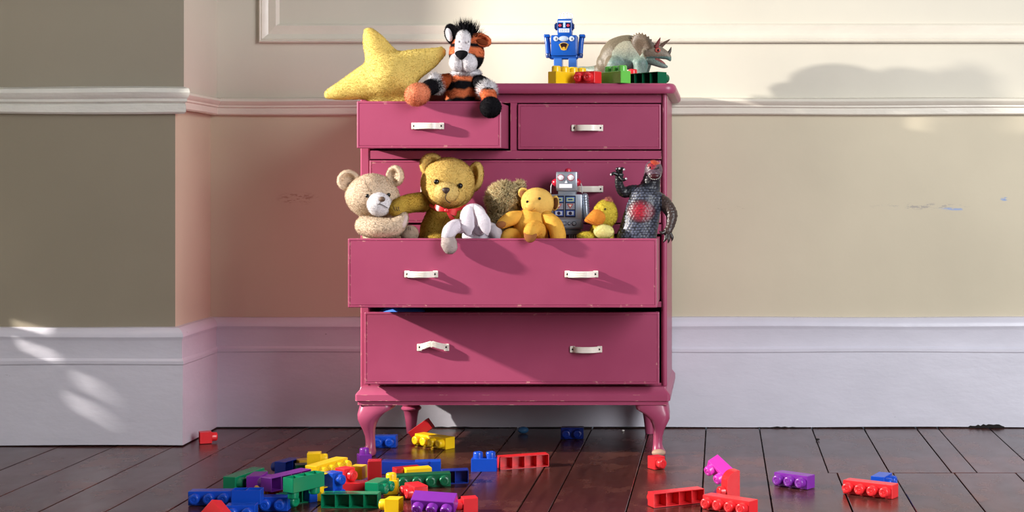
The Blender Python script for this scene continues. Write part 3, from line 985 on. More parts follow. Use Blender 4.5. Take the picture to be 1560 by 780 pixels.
# white bunny slumped over the drawer edge
BU = W('E9E2EA')
z = empty('plush_rabbit', P(722, 366, 3.96), 'pale grey plush rabbit slumped over the drawer front with drooping ears', 'soft toy', 'toys heaped in the open middle drawer')
b = MB(); sph(b, 721, 331, 3.957, 20, 21, 19, seg=32); sph(b, 731, 351, 3.934, 9, 8.5, 8)
head = b.build('head', M['cotton'], z, remesh=.003, relax=6, colfn=lambda p: BU, fuzz=dict(FZ, length=.0014, dens=400000))
def droop_ear(pts, wid, name='ear'):
    """flat rounded flap: pts centreline with half widths"""
    b = MB()
    b.tube(pts, wid, BU, 18, 6, squash=(Vector((0, 1, 0)), .30))
    return b.build(name, M['cotton'], z, colfn=lambda p: BU, fuzz=dict(FZ, length=.0012, dens=400000))
droop_ear(pts3([(724, 314, 3.925), (731, 325, 3.914), (737.5, 338, 3.908), (741, 350, 3.906), (742.5, 356, 3.906)]), [pr(2, 4), pr(7.5, 4), pr(10, 4), pr(7, 4), pr(2.5, 4)])
droop_ear(pts3([(715, 318, 3.922), (713, 332, 3.910), (713, 346, 3.906), (714, 354, 3.906)]), [pr(4, 4), pr(9.5, 4), pr(10, 4), pr(5, 4)])
b = MB(); sph(b, 730, 360, 3.965, 26, 18, 16, col=BU); b.build('body', M['cotton'], z, fuzz=dict(FZ, length=.0014))
b = MB(); b.tube(pts3([(704, 345, 3.945), (694, 345, 3.918), (686, 351, 3.892), (682.5, 359, 3.8775)]), [pr(10, 4), pr(10.5, 4), pr(10.5, 4), pr(9.5, 4)], BU, 20, 6); arm = b.build('arm', M['cotton'], z, fuzz=dict(FZ, length=.0014))
b = MB(); b.tube(pts3([(682.5, 364, 3.8755), (684, 371, 3.8735), (685.5, 376, 3.8735)]), [pr(10, 4), pr(12, 4), pr(11, 4)], W('C3B4B0'), 20, 5, squash=(Vector((0, 1, 0)), .8)); b.build('paw', M['cotton'], arm, fuzz=dict(FZ, length=.0014))
b = MB(); b.tube(pts3([(742, 346, 3.95), (753, 351, 3.94), (758, 362, 3.945)]), [pr(8.5, 4), pr(9.5, 4), pr(9, 4)], W('C9C1C6'), 18, 6); b.build('arm', M['cotton'], z, fuzz=dict(FZ, length=.0014))

# shaggy bear behind
SH = W('EED6A6')
z = empty('teddy_bear', P(770, 365, 4.07), 'shaggy light brown teddy bear with long curly fur behind the others', 'teddy bear', 'toys heaped in the open middle drawer')
FS = dict(dens=420000, length=.013, width=.0013, jit=.75, nseg=2, droop=.25, cj=.22)
b = MB(); sph(b, 769, 303, 4.022, 26, 24, 24, col=SH); b.build('head', M['plush'], z, fuzz=FS)
b = MB(); sph(b, 792, 283, 4.035, 7, 8, 5, col=SH, seg=18); b.build('ear', M['plush'], z, fuzz=dict(FS, length=.010))
b = MB(); b.tube(pts3([(768, 320, 4.03), (766, 345, 4.03), (766, 380, 4.03)]), [pr(20, 4), pr(24, 4), pr(26, 4)], W('D8C294'), 22, 6); b.build('body', M['plush'], z, fuzz=dict(FS, dens=250000))

# small yellow bear
YB_, YP = W('EFBB52'), W('A87044')
YH = W('F2CC70')
FC = dict(FZ, length=.0012, dens=350000)
z = empty('teddy_bear', P(808, 365, 3.97), 'small yellow cotton teddy bear sitting with one brown sole over the drawer edge', 'teddy bear', 'toys heaped in the open middle drawer')
b = MB(); sph(b, 819, 308.5, 3.985, 25.5, 22.5, 23, rotm(0, 14, 0), seg=36); sph(b, 811, 313, 3.955, 11, 9.5, 12)
head = b.build('head', M['cotton'], z, remesh=.003, relax=6, colfn=lambda p: YH, fuzz=FC)
b = MB(); sph(b, 798, 295, 3.99, 8.5, 9.5, 5, rotm(0, -30, 10), YH, fn=ear_fn, seg=20); e = b.build('ear', M['cotton'], z, fuzz=FC)
b = MB(); sph(b, 797, 296, 3.984, 5, 6, 2.4, rotm(0, -30, 10), YP, seg=16); b.build('ear_lining', M['cotton'], e)
b = MB(); sph(b, 845.5, 309.5, 3.99, 6.5, 12, 5, rotm(0, 8, -30), YH, fn=ear_fn, seg=20); e = b.build('ear', M['cotton'], z, fuzz=FC)
b = MB(); sph(b, 846.3, 310, 3.983, 4.6, 9.4, 2.6, rotm(0, 8, -30), W('6E4526'), seg=16); b.build('ear_lining', M['cotton'], e)
eye_pair(head, [(803.5, 307.5, 3.9440), (822, 302.5, 3.9475)], 2.2)
thread(head, pts3([(805, 320, 3.938), (810, 320, 3.9335), (815, 317, 3.9345)]), .0006, 'mouth', plain('brown_mouth_thread', W('8C6428'), .8))
b = MB(); b.tube(pts3([(814, 326, 3.985), (809, 344, 3.975), (807, 372, 3.98)]), [pr(19, 4), pr(26, 4), pr(27, 4)], YB_, 26, 8); b.build('body', M['cotton'], z, fuzz=FC, colfn=lambda p: YB_, disp=lambda p: .0012 * math.sin(p.x * 170 + p.z * 90))
b = MB(); b.tube(pts3([(793, 330, 3.965), (779, 333, 3.948), (766, 340, 3.942)]), [pr(9, 4), pr(11, 4), pr(8.5, 4)], YB_, 18, 6); arm = b.build('arm', M['cotton'], z, fuzz=FC)
b = MB(); sph(b, 765, 341, 3.9365, 10.5, 6, 6.5, rotm(0, -22, 0), YP, seg=20); b.build('paw_pad', M['cotton'], arm)
b = MB(); b.tube(pts3([(833, 331, 3.965), (845, 343, 3.948), (850, 358, 3.938), (850, 372, 3.94)]), [pr(10, 4), pr(12, 4), pr(12, 4), pr(10, 4)], YB_, 18, 6); b.build('arm', M['cotton'], z, fuzz=FC)
b = MB(); b.tube(pts3([(793, 362, 3.955), (777, 359, 3.942), (770, 366, 3.940)]), [pr(11, 4), pr(11.5, 4), pr(9, 4)], YB_, 18, 6); b.build('leg', M['cotton'], z, fuzz=FC)
b = MB(); b.tube(pts3([(820, 352, 3.955), (814, 348.5, 3.92), (809, 353, 3.887)]), [pr(14, 4), pr(13, 4), pr(11, 4)], YB_, 20, 6); lg = b.build('leg', M['cotton'], z, fuzz=FC)
b = MB(); sph(b, 808, 358, 3.8785, 10, 12, 5, rotm(-14, 0, 0), W('A56A3E'), seg=22); b.build('sole', M['cotton'], lg)

# chick
CY, CO = W('E2CC4C'), W('E8983C')
z = empty('plush_chick', P(918, 365, 3.97), 'yellow plush chick with a big orange beak and a pink head tuft', 'soft toy', 'toys heaped in the open middle drawer')
b = MB(); sph(b, 922, 325.5, 3.975, 18.5, 21.5, 18, rotm(0, 8, 0), CY, seg=32, fn=lambda v: Vector((v.x * (1 - .12 * v.z), v.y, v.z))); head = b.build('head', M['plush'], z, fuzz=FZ)
b = MB(); b.ell(P(907, 332, 3.953), (pr(17, 4), pr(12, 4), pr(12.5, 4)), rotm(0, -14, 0), CO, 26, lambda v: Vector((v.x, v.y * (1 - .45 * max(0, -v.x)), v.z * (1 - .6 * max(0, -v.x))))); bk = b.build('beak', M['cotton'], z, fuzz=FC)
thread(bk, pts3([(892, 331, 3.949), (898, 338, 3.936), (908, 342, 3.932), (918, 341, 3.938)]), .0008, 'beak_seam', plain('orange_seam_thread', W('A85F18'), .8))
bead(head, 922, 318.5, 3.9445, 1.6)
b = MB(); sph(b, 926.5, 306.5, 3.97, 4, 3, 4, col=W('E89A88'), seg=14); b.build('tuft', M['plush'], head, fuzz=dict(dens=2500000, length=.008, width=.0007, jit=.5))
b = MB(); b.tube(pts3([(918, 344, 3.98), (916, 358, 3.98), (916, 385, 3.98)]), [pr(14, 4), pr(19, 4), pr(22, 4)], CY, 22, 6); b.build('body', M['plush'], z, fuzz=FZ)
b = MB(); sph(b, 920, 353, 3.935, 15, 10.5, 9, None, W('F8F0A8'), seg=26); b.build('foot', M['plush'], z, fuzz=FZ)
b = MB(); sph(b, 893, 360, 3.945, 14, 7, 9, None, CY, seg=22); b.build('foot', M['plush'], z, fuzz=FZ)

# ---- black reptile monster figure
z = empty('monster_figure', P(978, 365, 3.995), 'black rubber reptile monster with red chest waving a clawed hand', 'toy figure', 'toys heaped in the open middle drawer')
MK, MS = W('15151B'), W('555A6C')
def scale_pat(p):
    """dome height of overlapping rubber scales, jittered cells"""
    cs = .0082
    u, v = p.x / cs, p.z / (cs * .8)
    best = 9
    j0 = math.floor(v)
    for j in (j0 - 1, j0, j0 + 1):
        off = .5 * (j % 2)
        i0 = math.floor(u - off)
        for i in (i0 - 1, i0, i0 + 1):
            h1 = math.sin(i * 127.1 + j * 311.7) * 43758.5453; h2 = math.sin(i * 269.5 + j * 183.3) * 43758.5453
            du = u - (i + off + .5 + .35 * (h1 - math.floor(h1) - .5)); dv = v - (j + .5 + .35 * (h2 - math.floor(h2) - .5))
            best = min(best, du * du + dv * dv)
    return 1 - 2.6 * best
def mondisp(p):
    return .0012 * max(-1, scale_pat(p)) if p.z > .5 else 0
def moncol(p):
    x, y = px_of(p)
    front = p.y < 3.985
    d = math.hypot((x - 977) / 21, (y - 322) / 17)
    if y < 276 and x > 978:
        if math.hypot((x - 999) / 8, (y - 246) / 5) < 1: return W('B8452E')
        if math.hypot((x - 993) / 7, (y - 253) / 5) < 1: return W('8A2030')
        return W('5A4450') if y < 266 else W('24202A')
    if x > 1008: return W('3A2A26')
    if x < 962 and y < 305: return MK
    if d < 1.1 and front:
        k = .45 + .55 * max(0, scale_pat(p)); f_ = min(1, max(0, 1.5 - d * 1.4)); return tuple((np.array(W('A81830')) * f_ + np.array(W('2A2632')) * (1 - f_)) * k)
    if front and y > 278 and x < 1012:
        k = max(0, scale_pat(p)) ** 2 * min(1, (y - 278) / 20) * (.45 + .55 * min(1, max(0, (1000 - x) / 34))); return tuple(np.array(W('15161E')) * (1 - k) + np.array(W('6A7086')) * k)
    return MK
b = MB(); q = lambda v: pr(v, 4)
b.tube(pts3([(989, 284, 3.99), (985, 300, 3.985), (978, 328, 3.975), (971, 358, 3.975), (964, 385, 3.98)]), [q(14), q(24), q(27), q(29), q(30)], MK, 26, 6, squash=(Vector((0, 1, 0)), .85))
b.tube(pts3([(991, 288, 3.99), (993, 272, 3.985), (995, 262, 3.98)]), [q(15), q(13), q(13)], MK, 20, 5)
sph(b, 995.5, 259, 3.978, 13.5, 15, 15); sph(b, 996.5, 266, 3.957, 10.5, 8, 10)
b.tube(pts3([(978, 292, 3.99), (962, 291, 3.99), (950, 293, 3.985), (944, 284, 3.975), (942.5, 272, 3.97)]), [q(10), q(9), q(7.5), q(6.5), q(5.5)], MK, 16, 6)
sph(b, 943.5, 267, 3.966, 6.5, 6.5, 5)
b.tube(pts3([(1002, 303, 3.985), (1013, 311, 3.975), (1023, 326, 3.962), (1022, 340, 3.952), (1019, 350, 3.946)]), [q(11), q(10.5), q(9), q(7), q(5.5)], MK, 16, 6)
sph(b, 1017, 353, 3.944, 7, 7, 5)
b.tube(pts3([(962, 352, 4.035), (952, 355, 4.04), (946, 360, 4.045)]), [q(16), q(11), q(8)], MK, 14, 5)
mb = b.build('body', M['monster'], z, remesh=.0021, relax=8, colfn=moncol, disp=mondisp)
WC = plain('pale_claw_tip', W('B9B4B8'), .35)
DC = plain('dark_claw', W('2A201E'), .35)
def claw(pts, r0, mat):
    b = MB(); b.tube(pts3(pts), [q(r0), q(r0 * .75), q(.6)], (1, 1, 1), 10, 5); b.build('claw', mat, z)
blk = plain('black_rubber_finger', W('141318'), .35)
for fp, tip in (([(940, 266, 3.962), (935, 264, 3.958), (932, 266, 3.956)], (931, 266, 3.9555)), ([(942, 262, 3.96), (940, 258, 3.955), (943, 256.5, 3.952)], (943.6, 256.8, 3.951)),
                ([(946, 262, 3.96), (947, 257, 3.955), (950, 257.5, 3.952)], (950.6, 258.2, 3.951)), ([(945, 270, 3.96), (949, 274, 3.955), (953, 273, 3.952)], (953.8, 272.4, 3.951))):
    b = MB(); b.tube(pts3(fp), [q(3), q(2.6), q(1.9)], (1, 1, 1), 10, 5); f_ = b.build('finger', blk, z)
    b = MB(); sph(b, *tip, 1.8, 1.8, 1.8, seg=10); b.build('claw', WC, f_)
for fp in ([(1013, 353, 3.941), (1008, 355, 3.936), (1004.5, 352, 3.934)], [(1015, 357, 3.941), (1014, 364, 3.936), (1010.5, 369, 3.936)], [(1018, 358, 3.941), (1019, 365, 3.936), (1017.5, 370, 3.936)], [(1021, 356, 3.941), (1024, 362, 3.938), (1023.5, 367, 3.938)]):
    claw(fp, 3.2, DC)
b = MB(); sph(b, 997.5, 268.5, 3.9345, 7, 4, 3, rotm(0, -4, 0)); mo = b.build('mouth', plain('dark_red_mouth', W('3A0E16'), .4), z)
b = MB()
for k in range(11):
    t = k / 10; a = math.pi * (1.05 + .9 * t)
    c = P(997.5 + 9.2 * math.cos(a), 266.5 - 7.5 * math.sin(a), 3.935 + .004 * abs(t - .5))
    b.lathe([(.0011, 0), (.0009, .0012), (.0002, .0028)], Matrix.Translation(c) @ Matrix.Rotation(R(20), 4, 'X'), 6)
b.build('teeth', plain('ivory_teeth', W('D8D2CC'), .4), mo)
b = MB()
for sx in (990.5, 1002.5):
    bead(z, sx, 255.5, 3.9475, 1.7)

# ---- robots
def pbox(b, x0, x1, y0, y1, D0, D1, bevel=.0012, col=(1, 1, 1), Dr=None):
    """box covering pixels at its front face distance D0, back face at D1"""
    Dr = Dr or D0
    a = P(x0, y1, Dr); c = P(x1, y0, Dr)
    return b.span((a.x, D0, a.z), (c.x, D1, c.z), bevel, col, 2 if bevel > .002 else 1)
def disc(b, px, py, D, r, th=.0015, col=(1, 1, 1), ry=None, seg=18):
    mt = Matrix.Translation(P(px, py, D)) @ Matrix.Rotation(R(90), 4, 'X') @ Matrix.Diagonal((1, (ry or r) / r, 1, 1))
    rr = pr(r, D)
    return b.lathe([(rr, -.002), (rr, th * .6), (rr * .88, th), (rr * .01, th)], mt, seg, col)
BL, BD, LB = W('1450A8'), W('0C2E6C'), W('3A6CBC')
Dq = 4.225
z = empty('tin_robot', (P(859, 100, Dq).x, Dq + .025, .996), 'blue tin robot with a clear crown standing behind yellow brick', 'toy robot')
tin = M['tin']
zt = .9965
b = MB(); pbox(b, 839, 879, 53, 85, Dq, Dq + .05, .004, BL); b.tube([P(841, 86, Dq + .016), P(877, 86, Dq + .016)], pr(5, Dq), BL, 14, 3)
body = b.build('torso', tin, z, smooth=True, sharp=30)
b = MB(); pbox(b, 849, 871, 28.5, 53.5, Dq + .006, Dq + .042, .003, BL); head = b.build('head', tin, z, smooth=True, sharp=30)
b = MB()
for i, hh in enumerate((8, 10, 10, 8)):
    x = 852 + i * 5.4
    b.tube([P(x, 29, Dq + .02), P(x, 29 - hh + 2, Dq + .02), P(x + 2.0, 29 - hh, Dq + .02), P(x + 4, 29 - hh + 2, Dq + .02), P(x + 4, 29, Dq + .02)], pr(.9, Dq), (1, 1, 1), 8, 4)
pbox(b, 851, 871, 26.5, 29, Dq + .013, Dq + .03, .0006)
b.build('crown', M['clear'], head)
for sx, dx in ((847.2, -1), (872.8, 1)):
    b = MB(); b.lathe([(pr(6, Dq), -.003), (pr(6, Dq), .001), (pr(4, Dq), .002), (pr(4, Dq), .004), (pr(.4, Dq), .004)], Matrix.Translation(P(sx, 40.5, Dq + .022)) @ Matrix.Rotation(R(90 * dx), 4, 'Y'), 16, BD); b.build('ear', tin, head, sharp=40)
fD = Dq + .0062
b = MB(); pbox(b, 850.5, 869.5, 31.5, 34, fD - .001, fD + .002, 0, W('BFD0E8')); b.build('brow', tin, head, smooth=False)
for ex in (853.6, 866):
    b = MB(); pbox(b, ex - 3.6, ex + 3.6, 35, 42.5, fD - .0006, fD + .002, 0, W('0A1430')); sc = b.build('eye_panel', tin, head, smooth=False)
    b = MB(); disc(b, ex - .4, 38.8, fD - .0008, 2.3, .0016, W('C2304A')); b.build('eye', tin, head)
b = MB(); pbox(b, 858, 861.3, 34, 42, fD - .003, fD + .002, .0006, W('A9C4E4')); b.build('nose', tin, head, smooth=False)
b = MB(); pbox(b, 851.3, 867.3, 43.5, 49.3, fD - .0012, fD + .002, 0, W('E2E6EC')); gr = b.build('mouth_grille', tin, head, smooth=False)
b = MB()
for k in range(1, 6): pbox(b, 851.3 + k * 2.67 - .3, 851.3 + k * 2.67 + .3, 44, 48.8, fD - .0017, fD, 0, W('7088B0'))
b.build('grille_bars', tin, head, smooth=False)
b = MB(); disc(b, 859, 59, Dq - .0006, 7.6, .003, W('AEBCD2'), 4.2); b.build('chest_plate', tin, body)
for ex in (847, 871):
    b = MB(); disc(b, ex, 59, Dq - .0006, 3.9, .0022, W('C9D2DE')); di = b.build('dial', tin, body)
    b = MB(); disc(b, ex + .4, 59, Dq - .0028, 1.7, .0014, W('6A6E78')); b.build('dial_centre', tin, body)
def fan(b, cx, cy, s_, D0, col):
    pol = [(-7.6, -3.2), (-4, -5.6), (0, -6.4), (4, -5.6), (7.6, -3.2), (4, 5), (0, 5.8), (-4, 5)]
    b.prism([(P(cx + u * s_, cy + v * s_, Dq).x, P(cx + u * s_, cy + v * s_, Dq).z) for u, v in pol], D0 - .0012, D0 + .002, col)
b = MB(); fan(b, 859, 71, 1, Dq, W('D8B048')); ga = b.build('gauge', tin, body, smooth=False)
b = MB(); fan(b, 859, 70, .72, Dq - .0012, W('2A1410')); b.build('gauge_face', tin, body, smooth=False)
b = MB(); fan(b, 859, 73.5, .3, Dq - .0022, W('E0A030')); b.build('gauge_hub', tin, body, smooth=False)
for x0, x1, tilt in ((830.5, 838, -1), (881, 889.5, 1)):
    cx = (x0 + x1) / 2
    b = MB(); b.tube([P(cx + tilt * 1.2, 57, Dq + .026), P(cx, 66, Dq + .024), P(cx - tilt * 1, 80, Dq + .018), P(cx - tilt * 1.2, 85, Dq + .014)], [pr(4.2, Dq), pr(4, Dq), pr(4, Dq), pr(3.4, Dq)], BL, 14, 5)
    pbox(b, cx - 4.6 + tilt * 1.4, cx + 4.6 + tilt * 1.4, 52, 57, Dq + .014, Dq + .038, .002, BL)
    arm = b.build('arm', tin, z, sharp=40)
    b = MB(); b.lathe([(pr(3.6, Dq), -.006), (pr(4.2, Dq), 0), (pr(4.2, Dq), .005), (pr(3, Dq), .007)], Matrix.Translation(P(cx - tilt * 1.2, 85, Dq + .012)), 14, BD); b.build('hand', tin, arm, sharp=40)
for x0, x1 in ((843, 855.5), (865.5, 877.5)):
    a = P(x0, 88, Dq); c = P(x1, 88, Dq)
    b = MB(); b.span((a.x, Dq + .008, zt + .012), (c.x, Dq + .042, a.z), .0015, LB); lg = b.build('leg', tin, z, smooth=False)
    b = MB(); b.span((a.x - .002, Dq - .004, zt - .0005), (c.x + .002, Dq + .046, zt + .016), .003, BD); b.build('foot', tin, lg, smooth=False)

# silver robot in the drawer, slightly tilted
Dr_ = 4.055
z = empty('tin_robot', P(864, 372, Dr_ + .025), 'silver tin robot with red ears and printed chest doors in the drawer', 'toy robot', 'toys heaped in the open middle drawer')
b = MB(); pbox(b, 839.5, 886.5, 296, 350, Dr_, Dr_ + .05, .003); body = b.build('torso', M['silver'], z, smooth=True, sharp=30)
b = MB(); pbox(b, 847, 879, 261.5, 291, Dr_ + .002, Dr_ + .042, .003); head = b.build('head', M['silver'], z, smooth=True, sharp=30)
b = MB(); pbox(b, 850, 877, 290.5, 296.5, Dr_ + .007, Dr_ + .038, .001); b.build('neck', M['silver'], z, smooth=False)
RD = W('C02038')
b = MB(); b.lathe([(pr(5, 4), 0), (pr(5, 4), .004), (pr(4, 4), .008), (pr(1, 4), .0095)], Matrix.Translation(P(865.5, 261.8, Dr_ + .02)), 16, RD); b.build('siren', tin, head, sharp=50)
for sx, dx in ((846.5, -1), (879.5, 1)):
    b = MB(); b.lathe([(pr(6.5, 4), -.003), (pr(6.5, 4), .002), (pr(3, 4), .009), (pr(1, 4), .010)], Matrix.Translation(P(sx, 278, Dr_ + .022)) @ Matrix.Rotation(R(90 * dx), 4, 'Y'), 16, RD); b.build('ear', tin, head, sharp=40)
    b = MB(); b.tube([P(sx + dx * 5, 279, Dr_ + .02), P(sx + dx * 7, 284, Dr_ + .018), P(sx + dx * 7.4, 294, Dr_ + .018)], pr(.7, 4), (.5, .5, .5), 8, 4); b.build('aerial_wire', tin, head)
hD = Dr_ + .0022
for ex, r_ in ((854.6, 5), (870, 5.3)):
    b = MB(); disc(b, ex, 270.5, hD, r_, .0016, W('A8485A')); ey = b.build('eye_rim', tin, head)
    b = MB(); disc(b, ex, 270.5, hD - .0016, r_ - 1.1, .0016, W('DAD8DC')); b.build('eye', tin, head)
b = MB(); b.prism([(P(u, v, Dr_).x, P(u, v, Dr_).z) for u, v in ((862.4, 274), (864.6, 279), (860, 279))], hD - .002, hD + .001, W('D8DCE4')); b.build('nose', tin, head, smooth=False)
b = MB(); pbox(b, 852, 871.5, 280.3, 286.3, hD - .0014, hD + .001, 0, W('E0DEE6')); b.build('mouth_plate', tin, head, smooth=False)
for x0, x1 in ((843.5, 859.3), (861, 876.8)):
    b = MB(); pbox(b, x0, x1, 298, 331, Dr_ - .0018, Dr_ + .002, .0006, W('1A1E30')); door = b.build('chest_door', tin, body, smooth=False)
    cx = (x0 + x1) / 2
    b = MB()
    f0 = Dr_ - .0026
    pbox(b, cx - 6.6, cx + 6.6, 300, 308, f0, f0 + .002, 0, W('4C6CA8')); pbox(b, cx - 5.4, cx + 5.4, 301.3, 306.7, f0 - .0005, f0 + .001, 0, W('A6B48E'))
    pbox(b, cx - 3.4, cx + 3.4, 303, 305, f0 - .001, f0 + .001, 0, W('2A3A70'))
    pbox(b, cx - 6.6, cx + 6.6, 309.5, 319, f0, f0 + .002, 0, W('8A8C98'))
    b.prism([(P(cx + u, v, Dr_).x, P(cx + u, v, Dr_).z) for u, v in ((-4.8, 310.5), (4.8, 310.5), (0, 318))], f0 - .0006, f0 + .001, W('B04A48'))
    b.prism([(P(cx + u, v, Dr_).x, P(cx + u, v, Dr_).z) for u, v in ((-2.6, 311.8), (2.6, 311.8), (0, 315.8))], f0 - .0011, f0 + .001, W('D8D0C0'))
    pbox(b, cx - 6.6, cx + 6.6, 320.5, 329, f0, f0 + .002, 0, W('3A54A0')); pbox(b, cx - 5.2, cx + 5.2, 321.8, 327.7, f0 - .0005, f0 + .001, 0, W('B8BCC8'))
    disc(b, cx, 324.8, f0 - .0006, 2.6, .0006, W('2A1E3A'))
    b.build('door_print', tin, body, smooth=False)
b = MB(); pbox(b, 842.5, 884.5, 334.5, 347, Dr_ - .0014, Dr_ + .001, .0004, W('9AA2B0')); pn = b.build('control_panel', tin, body, smooth=False)
for ex, r_ in ((867, 2.6), (874.5, 3.6)):
    b = MB(); disc(b, ex, 340.5, Dr_ - .0016, r_, .0008, W('3A4252')); disc(b, ex, 340.5, Dr_ - .0022, r_ * .7, .0008, W('AAB2BE')); b.build('dial', tin, body)
b = MB(); pbox(b, 853, 863, 337.5, 343.5, Dr_ - .002, Dr_, 0, W('5A6474')); pbox(b, 854.2, 861.8, 338.7, 342.3, Dr_ - .0024, Dr_, 0, W('A0A8B4')); b.build('meter', tin, body, smooth=False)
b = MB(); pbox(b, 852, 884, 350, 358, Dr_ + .003, Dr_ + .045, .002, W('70747E')); b.build('base', tin, z, smooth=False)
for x0, x1 in ((846, 861), (866, 881)):
    b = MB()
    pbox(b, x0, x1, 358, 400, Dr_ + .006, Dr_ + .042, .001, W('2A2C32'))
    for k in range(4): pbox(b, x0 + 1 + k * 3.6, x0 + 2.8 + k * 3.6, 358, 400, Dr_ + .0045, Dr_ + .01, 0, W('8A8E98'))
    b.build('leg', tin, z, smooth=False)
for sx, s_ in ((891, 1), (836, -1)):
    b = MB()
    for k in range(8):
        t = k / 7
        b.lathe([(pr(5.5, 4), -.0022), (pr(6.6, 4), -.0008), (pr(6.6, 4), .0008), (pr(5.5, 4), .0022)], Matrix.Translation(P(sx + s_ * 2 * t, 301 + 27 * t, Dr_ + .025)), 16)
    b.tube([P(sx, 299, Dr_ + .025), P(sx + s_ * 2, 331, Dr_ + .02)], pr(5.2, 4), (1, 1, 1), 12, 4)
    b.build('arm', M['silver'], z, sharp=40)

# ---- triceratops on the chest top
Dd = 4.40
z = empty('dinosaur_figure', (P(960, 120, Dd).x, Dd, .996), 'grey green rubber triceratops with open mouth and red eye', 'toy figure')
q = lambda v: pr(v, Dd)
def dcol(p):
    x, y = px_of(p)
    side = abs(p.y - Dd)
    top, gr, te = np.array(W('6E6350')), np.array(W('A09C86')), np.array(W('5E7F78'))
    if x < 905: return tuple(te * .6 + gr * .4)
    if x > 984:
        if y > 86: return tuple(te)
        return tuple(np.array(W('857868')))
    edge = 52 + ((x - 955) / 38) ** 2 * 48
    if y < edge + 10 or x < 932 and y < edge + 16: return tuple(top)
    if y > 96: return tuple(te * .8 + gr * .2)
    t = min(1, max(0, (y - 72) / 26))
    return tuple(gr * (1 - t) + te * t)
b = MB()
b.tube(pts3([(926, 96, Dd), (940, 84, Dd), (957, 80, Dd), (974, 86, Dd - .003), (988, 84, Dd - .006)]), [q(18), q(26), q(27), q(23), q(13)], (1, 1, 1), 24, 7, squash=(Vector((0, 1, 0)), .8))
b.tube(pts3([(930, 104, Dd + .01), (912, 108, Dd + .012), (896, 107, Dd + .02), (880, 103, Dd + .03)]), [q(15), q(10), q(6), q(2)], (1, 1, 1), 16, 6)
for x, dy, w_ in ((936, -.026, 1.1), (938, .03, 1.1), (976, -.024, 1), (980, .026, 1)):
    top = P(x, 98, Dd + dy)
    ft = Vector((top.x + .004, Dd + dy * 1.1, .998))
    b.tube([top, top.lerp(ft, .5) + Vector((-.004, 0, 0)), ft + Vector((0, 0, .0125))], [q(13 * w_), q(8.5 * w_), q(7 * w_)], (1, 1, 1), 14, 5)
# skull and upper beak
b.tube(pts3([(985, 80, Dd - .022), (998, 79, Dd - .036), (1009, 82, Dd - .040), (1017, 86, Dd - .042), (1021, 92, Dd - .042)]), [q(14), q(11.5), q(8.5), q(6), q(2.2)], (1, 1, 1), 18, 6, squash=(Vector((0, 1, 0)), .85))
body = b.build('body', M['dino'], z, remesh=.0032, relax=4, colfn=dcol)
b = MB(); b.tube(pts3([(988, 90, Dd - .026), (999, 95, Dd - .038), (1010, 100, Dd - .042), (1015.5, 101.5, Dd - .042)]), [q(8), q(6), q(4), q(2)], W('6F7F76'), 14, 6, squash=(Vector((0, 1, 0)), .9)); jw = b.build('lower_jaw', M['dino'], z)
b = MB(); b.tube(pts3([(1000, 91, Dd - .040), (1007, 94.5, Dd - .042), (1012, 97.5, Dd - .042)]), [q(3.4), q(3), q(1.8)], W('8C4A44'), 10, 5); b.build('tongue', M['dino'], jw)
# scalloped frill, tilted back
fc = P(979.5, 71, Dd - .040)
rings = []
rot = rotm(0, 0, 20)
for (s_, dd, zz) in ((.02, 0, 0), (.5, -.004, .0), (.85, -.003, 0), (1, 0, 0)):
    ring = []
    for k in range(48):
        a = 2 * math.pi * k / 48
        sc = 1 + (.13 if k % 2 == 0 else -.03) * (1 if s_ == 1 else 0)
        v = Vector((math.cos(a) * q(16.5) * s_ * sc, dd * 1.5, math.sin(a) * q(21) * s_ * sc))
        ring.append(fc + rotm(0, -38, 0) @ rotm(0, 0, -22) @ v)
    rings.append(ring)
back = [[v + Vector((0, .012, 0)) for v in r] for r in rings[::-1]]
b = MB(); b.loft(rings + back, W('5C4C3C')); b.build('frill', M['dino'], z, sharp=60)
for pts, r_, c in (([(1000, 71, Dd - .050), (1003, 64, Dd - .054), (1006, 57.5, Dd - .058)], 3.6, W('7E3434')), ([(1005, 72, Dd - .022), (1012, 66, Dd - .026), (1020.5, 60, Dd - .034)], 3.8, W('6E5448')), ([(1018, 82, Dd - .042), (1020.5, 78, Dd - .042), (1022.5, 72, Dd - .042)], 3.4, W('4A4038'))):
    b = MB(); b.tube(pts3(pts), [q(r_), q(r_ * .66), q(.5)], c, 12, 5); b.build('horn', M['dino'], z)
b = MB(); sph(b, 1002, 76.5, Dd - .0545, 4.6, 3.6, 2, None, W('B4544A'), seg=16); ey = b.build('eye', M['tin'], z)
b = MB(); sph(b, 1003, 76.5, Dd - .0578, 1.8, 2, 1, seg=10); b.build('pupil', M['gloss'], z)
# blue dome seen in the gap over the bottom drawer
b = MB(); b.lathe([(.062, 0), (.064, .006), (.058, .016), (.042, .026), (.020, .031), (.001, .032)], Matrix.Translation((P(612, 470, 4.19).x, 4.19, .371)) @ rotm(8, 0, 0).to_4x4(), 28)
tag(b.build('toy_bowl', plain('pale_blue_plastic', W('4C7CD8'), .25), None, loc=(P(612, 470, 4.19).x, 4.19, .371)), 'blue plastic toy bowl lying upturned in the bottom drawer', 'toy')
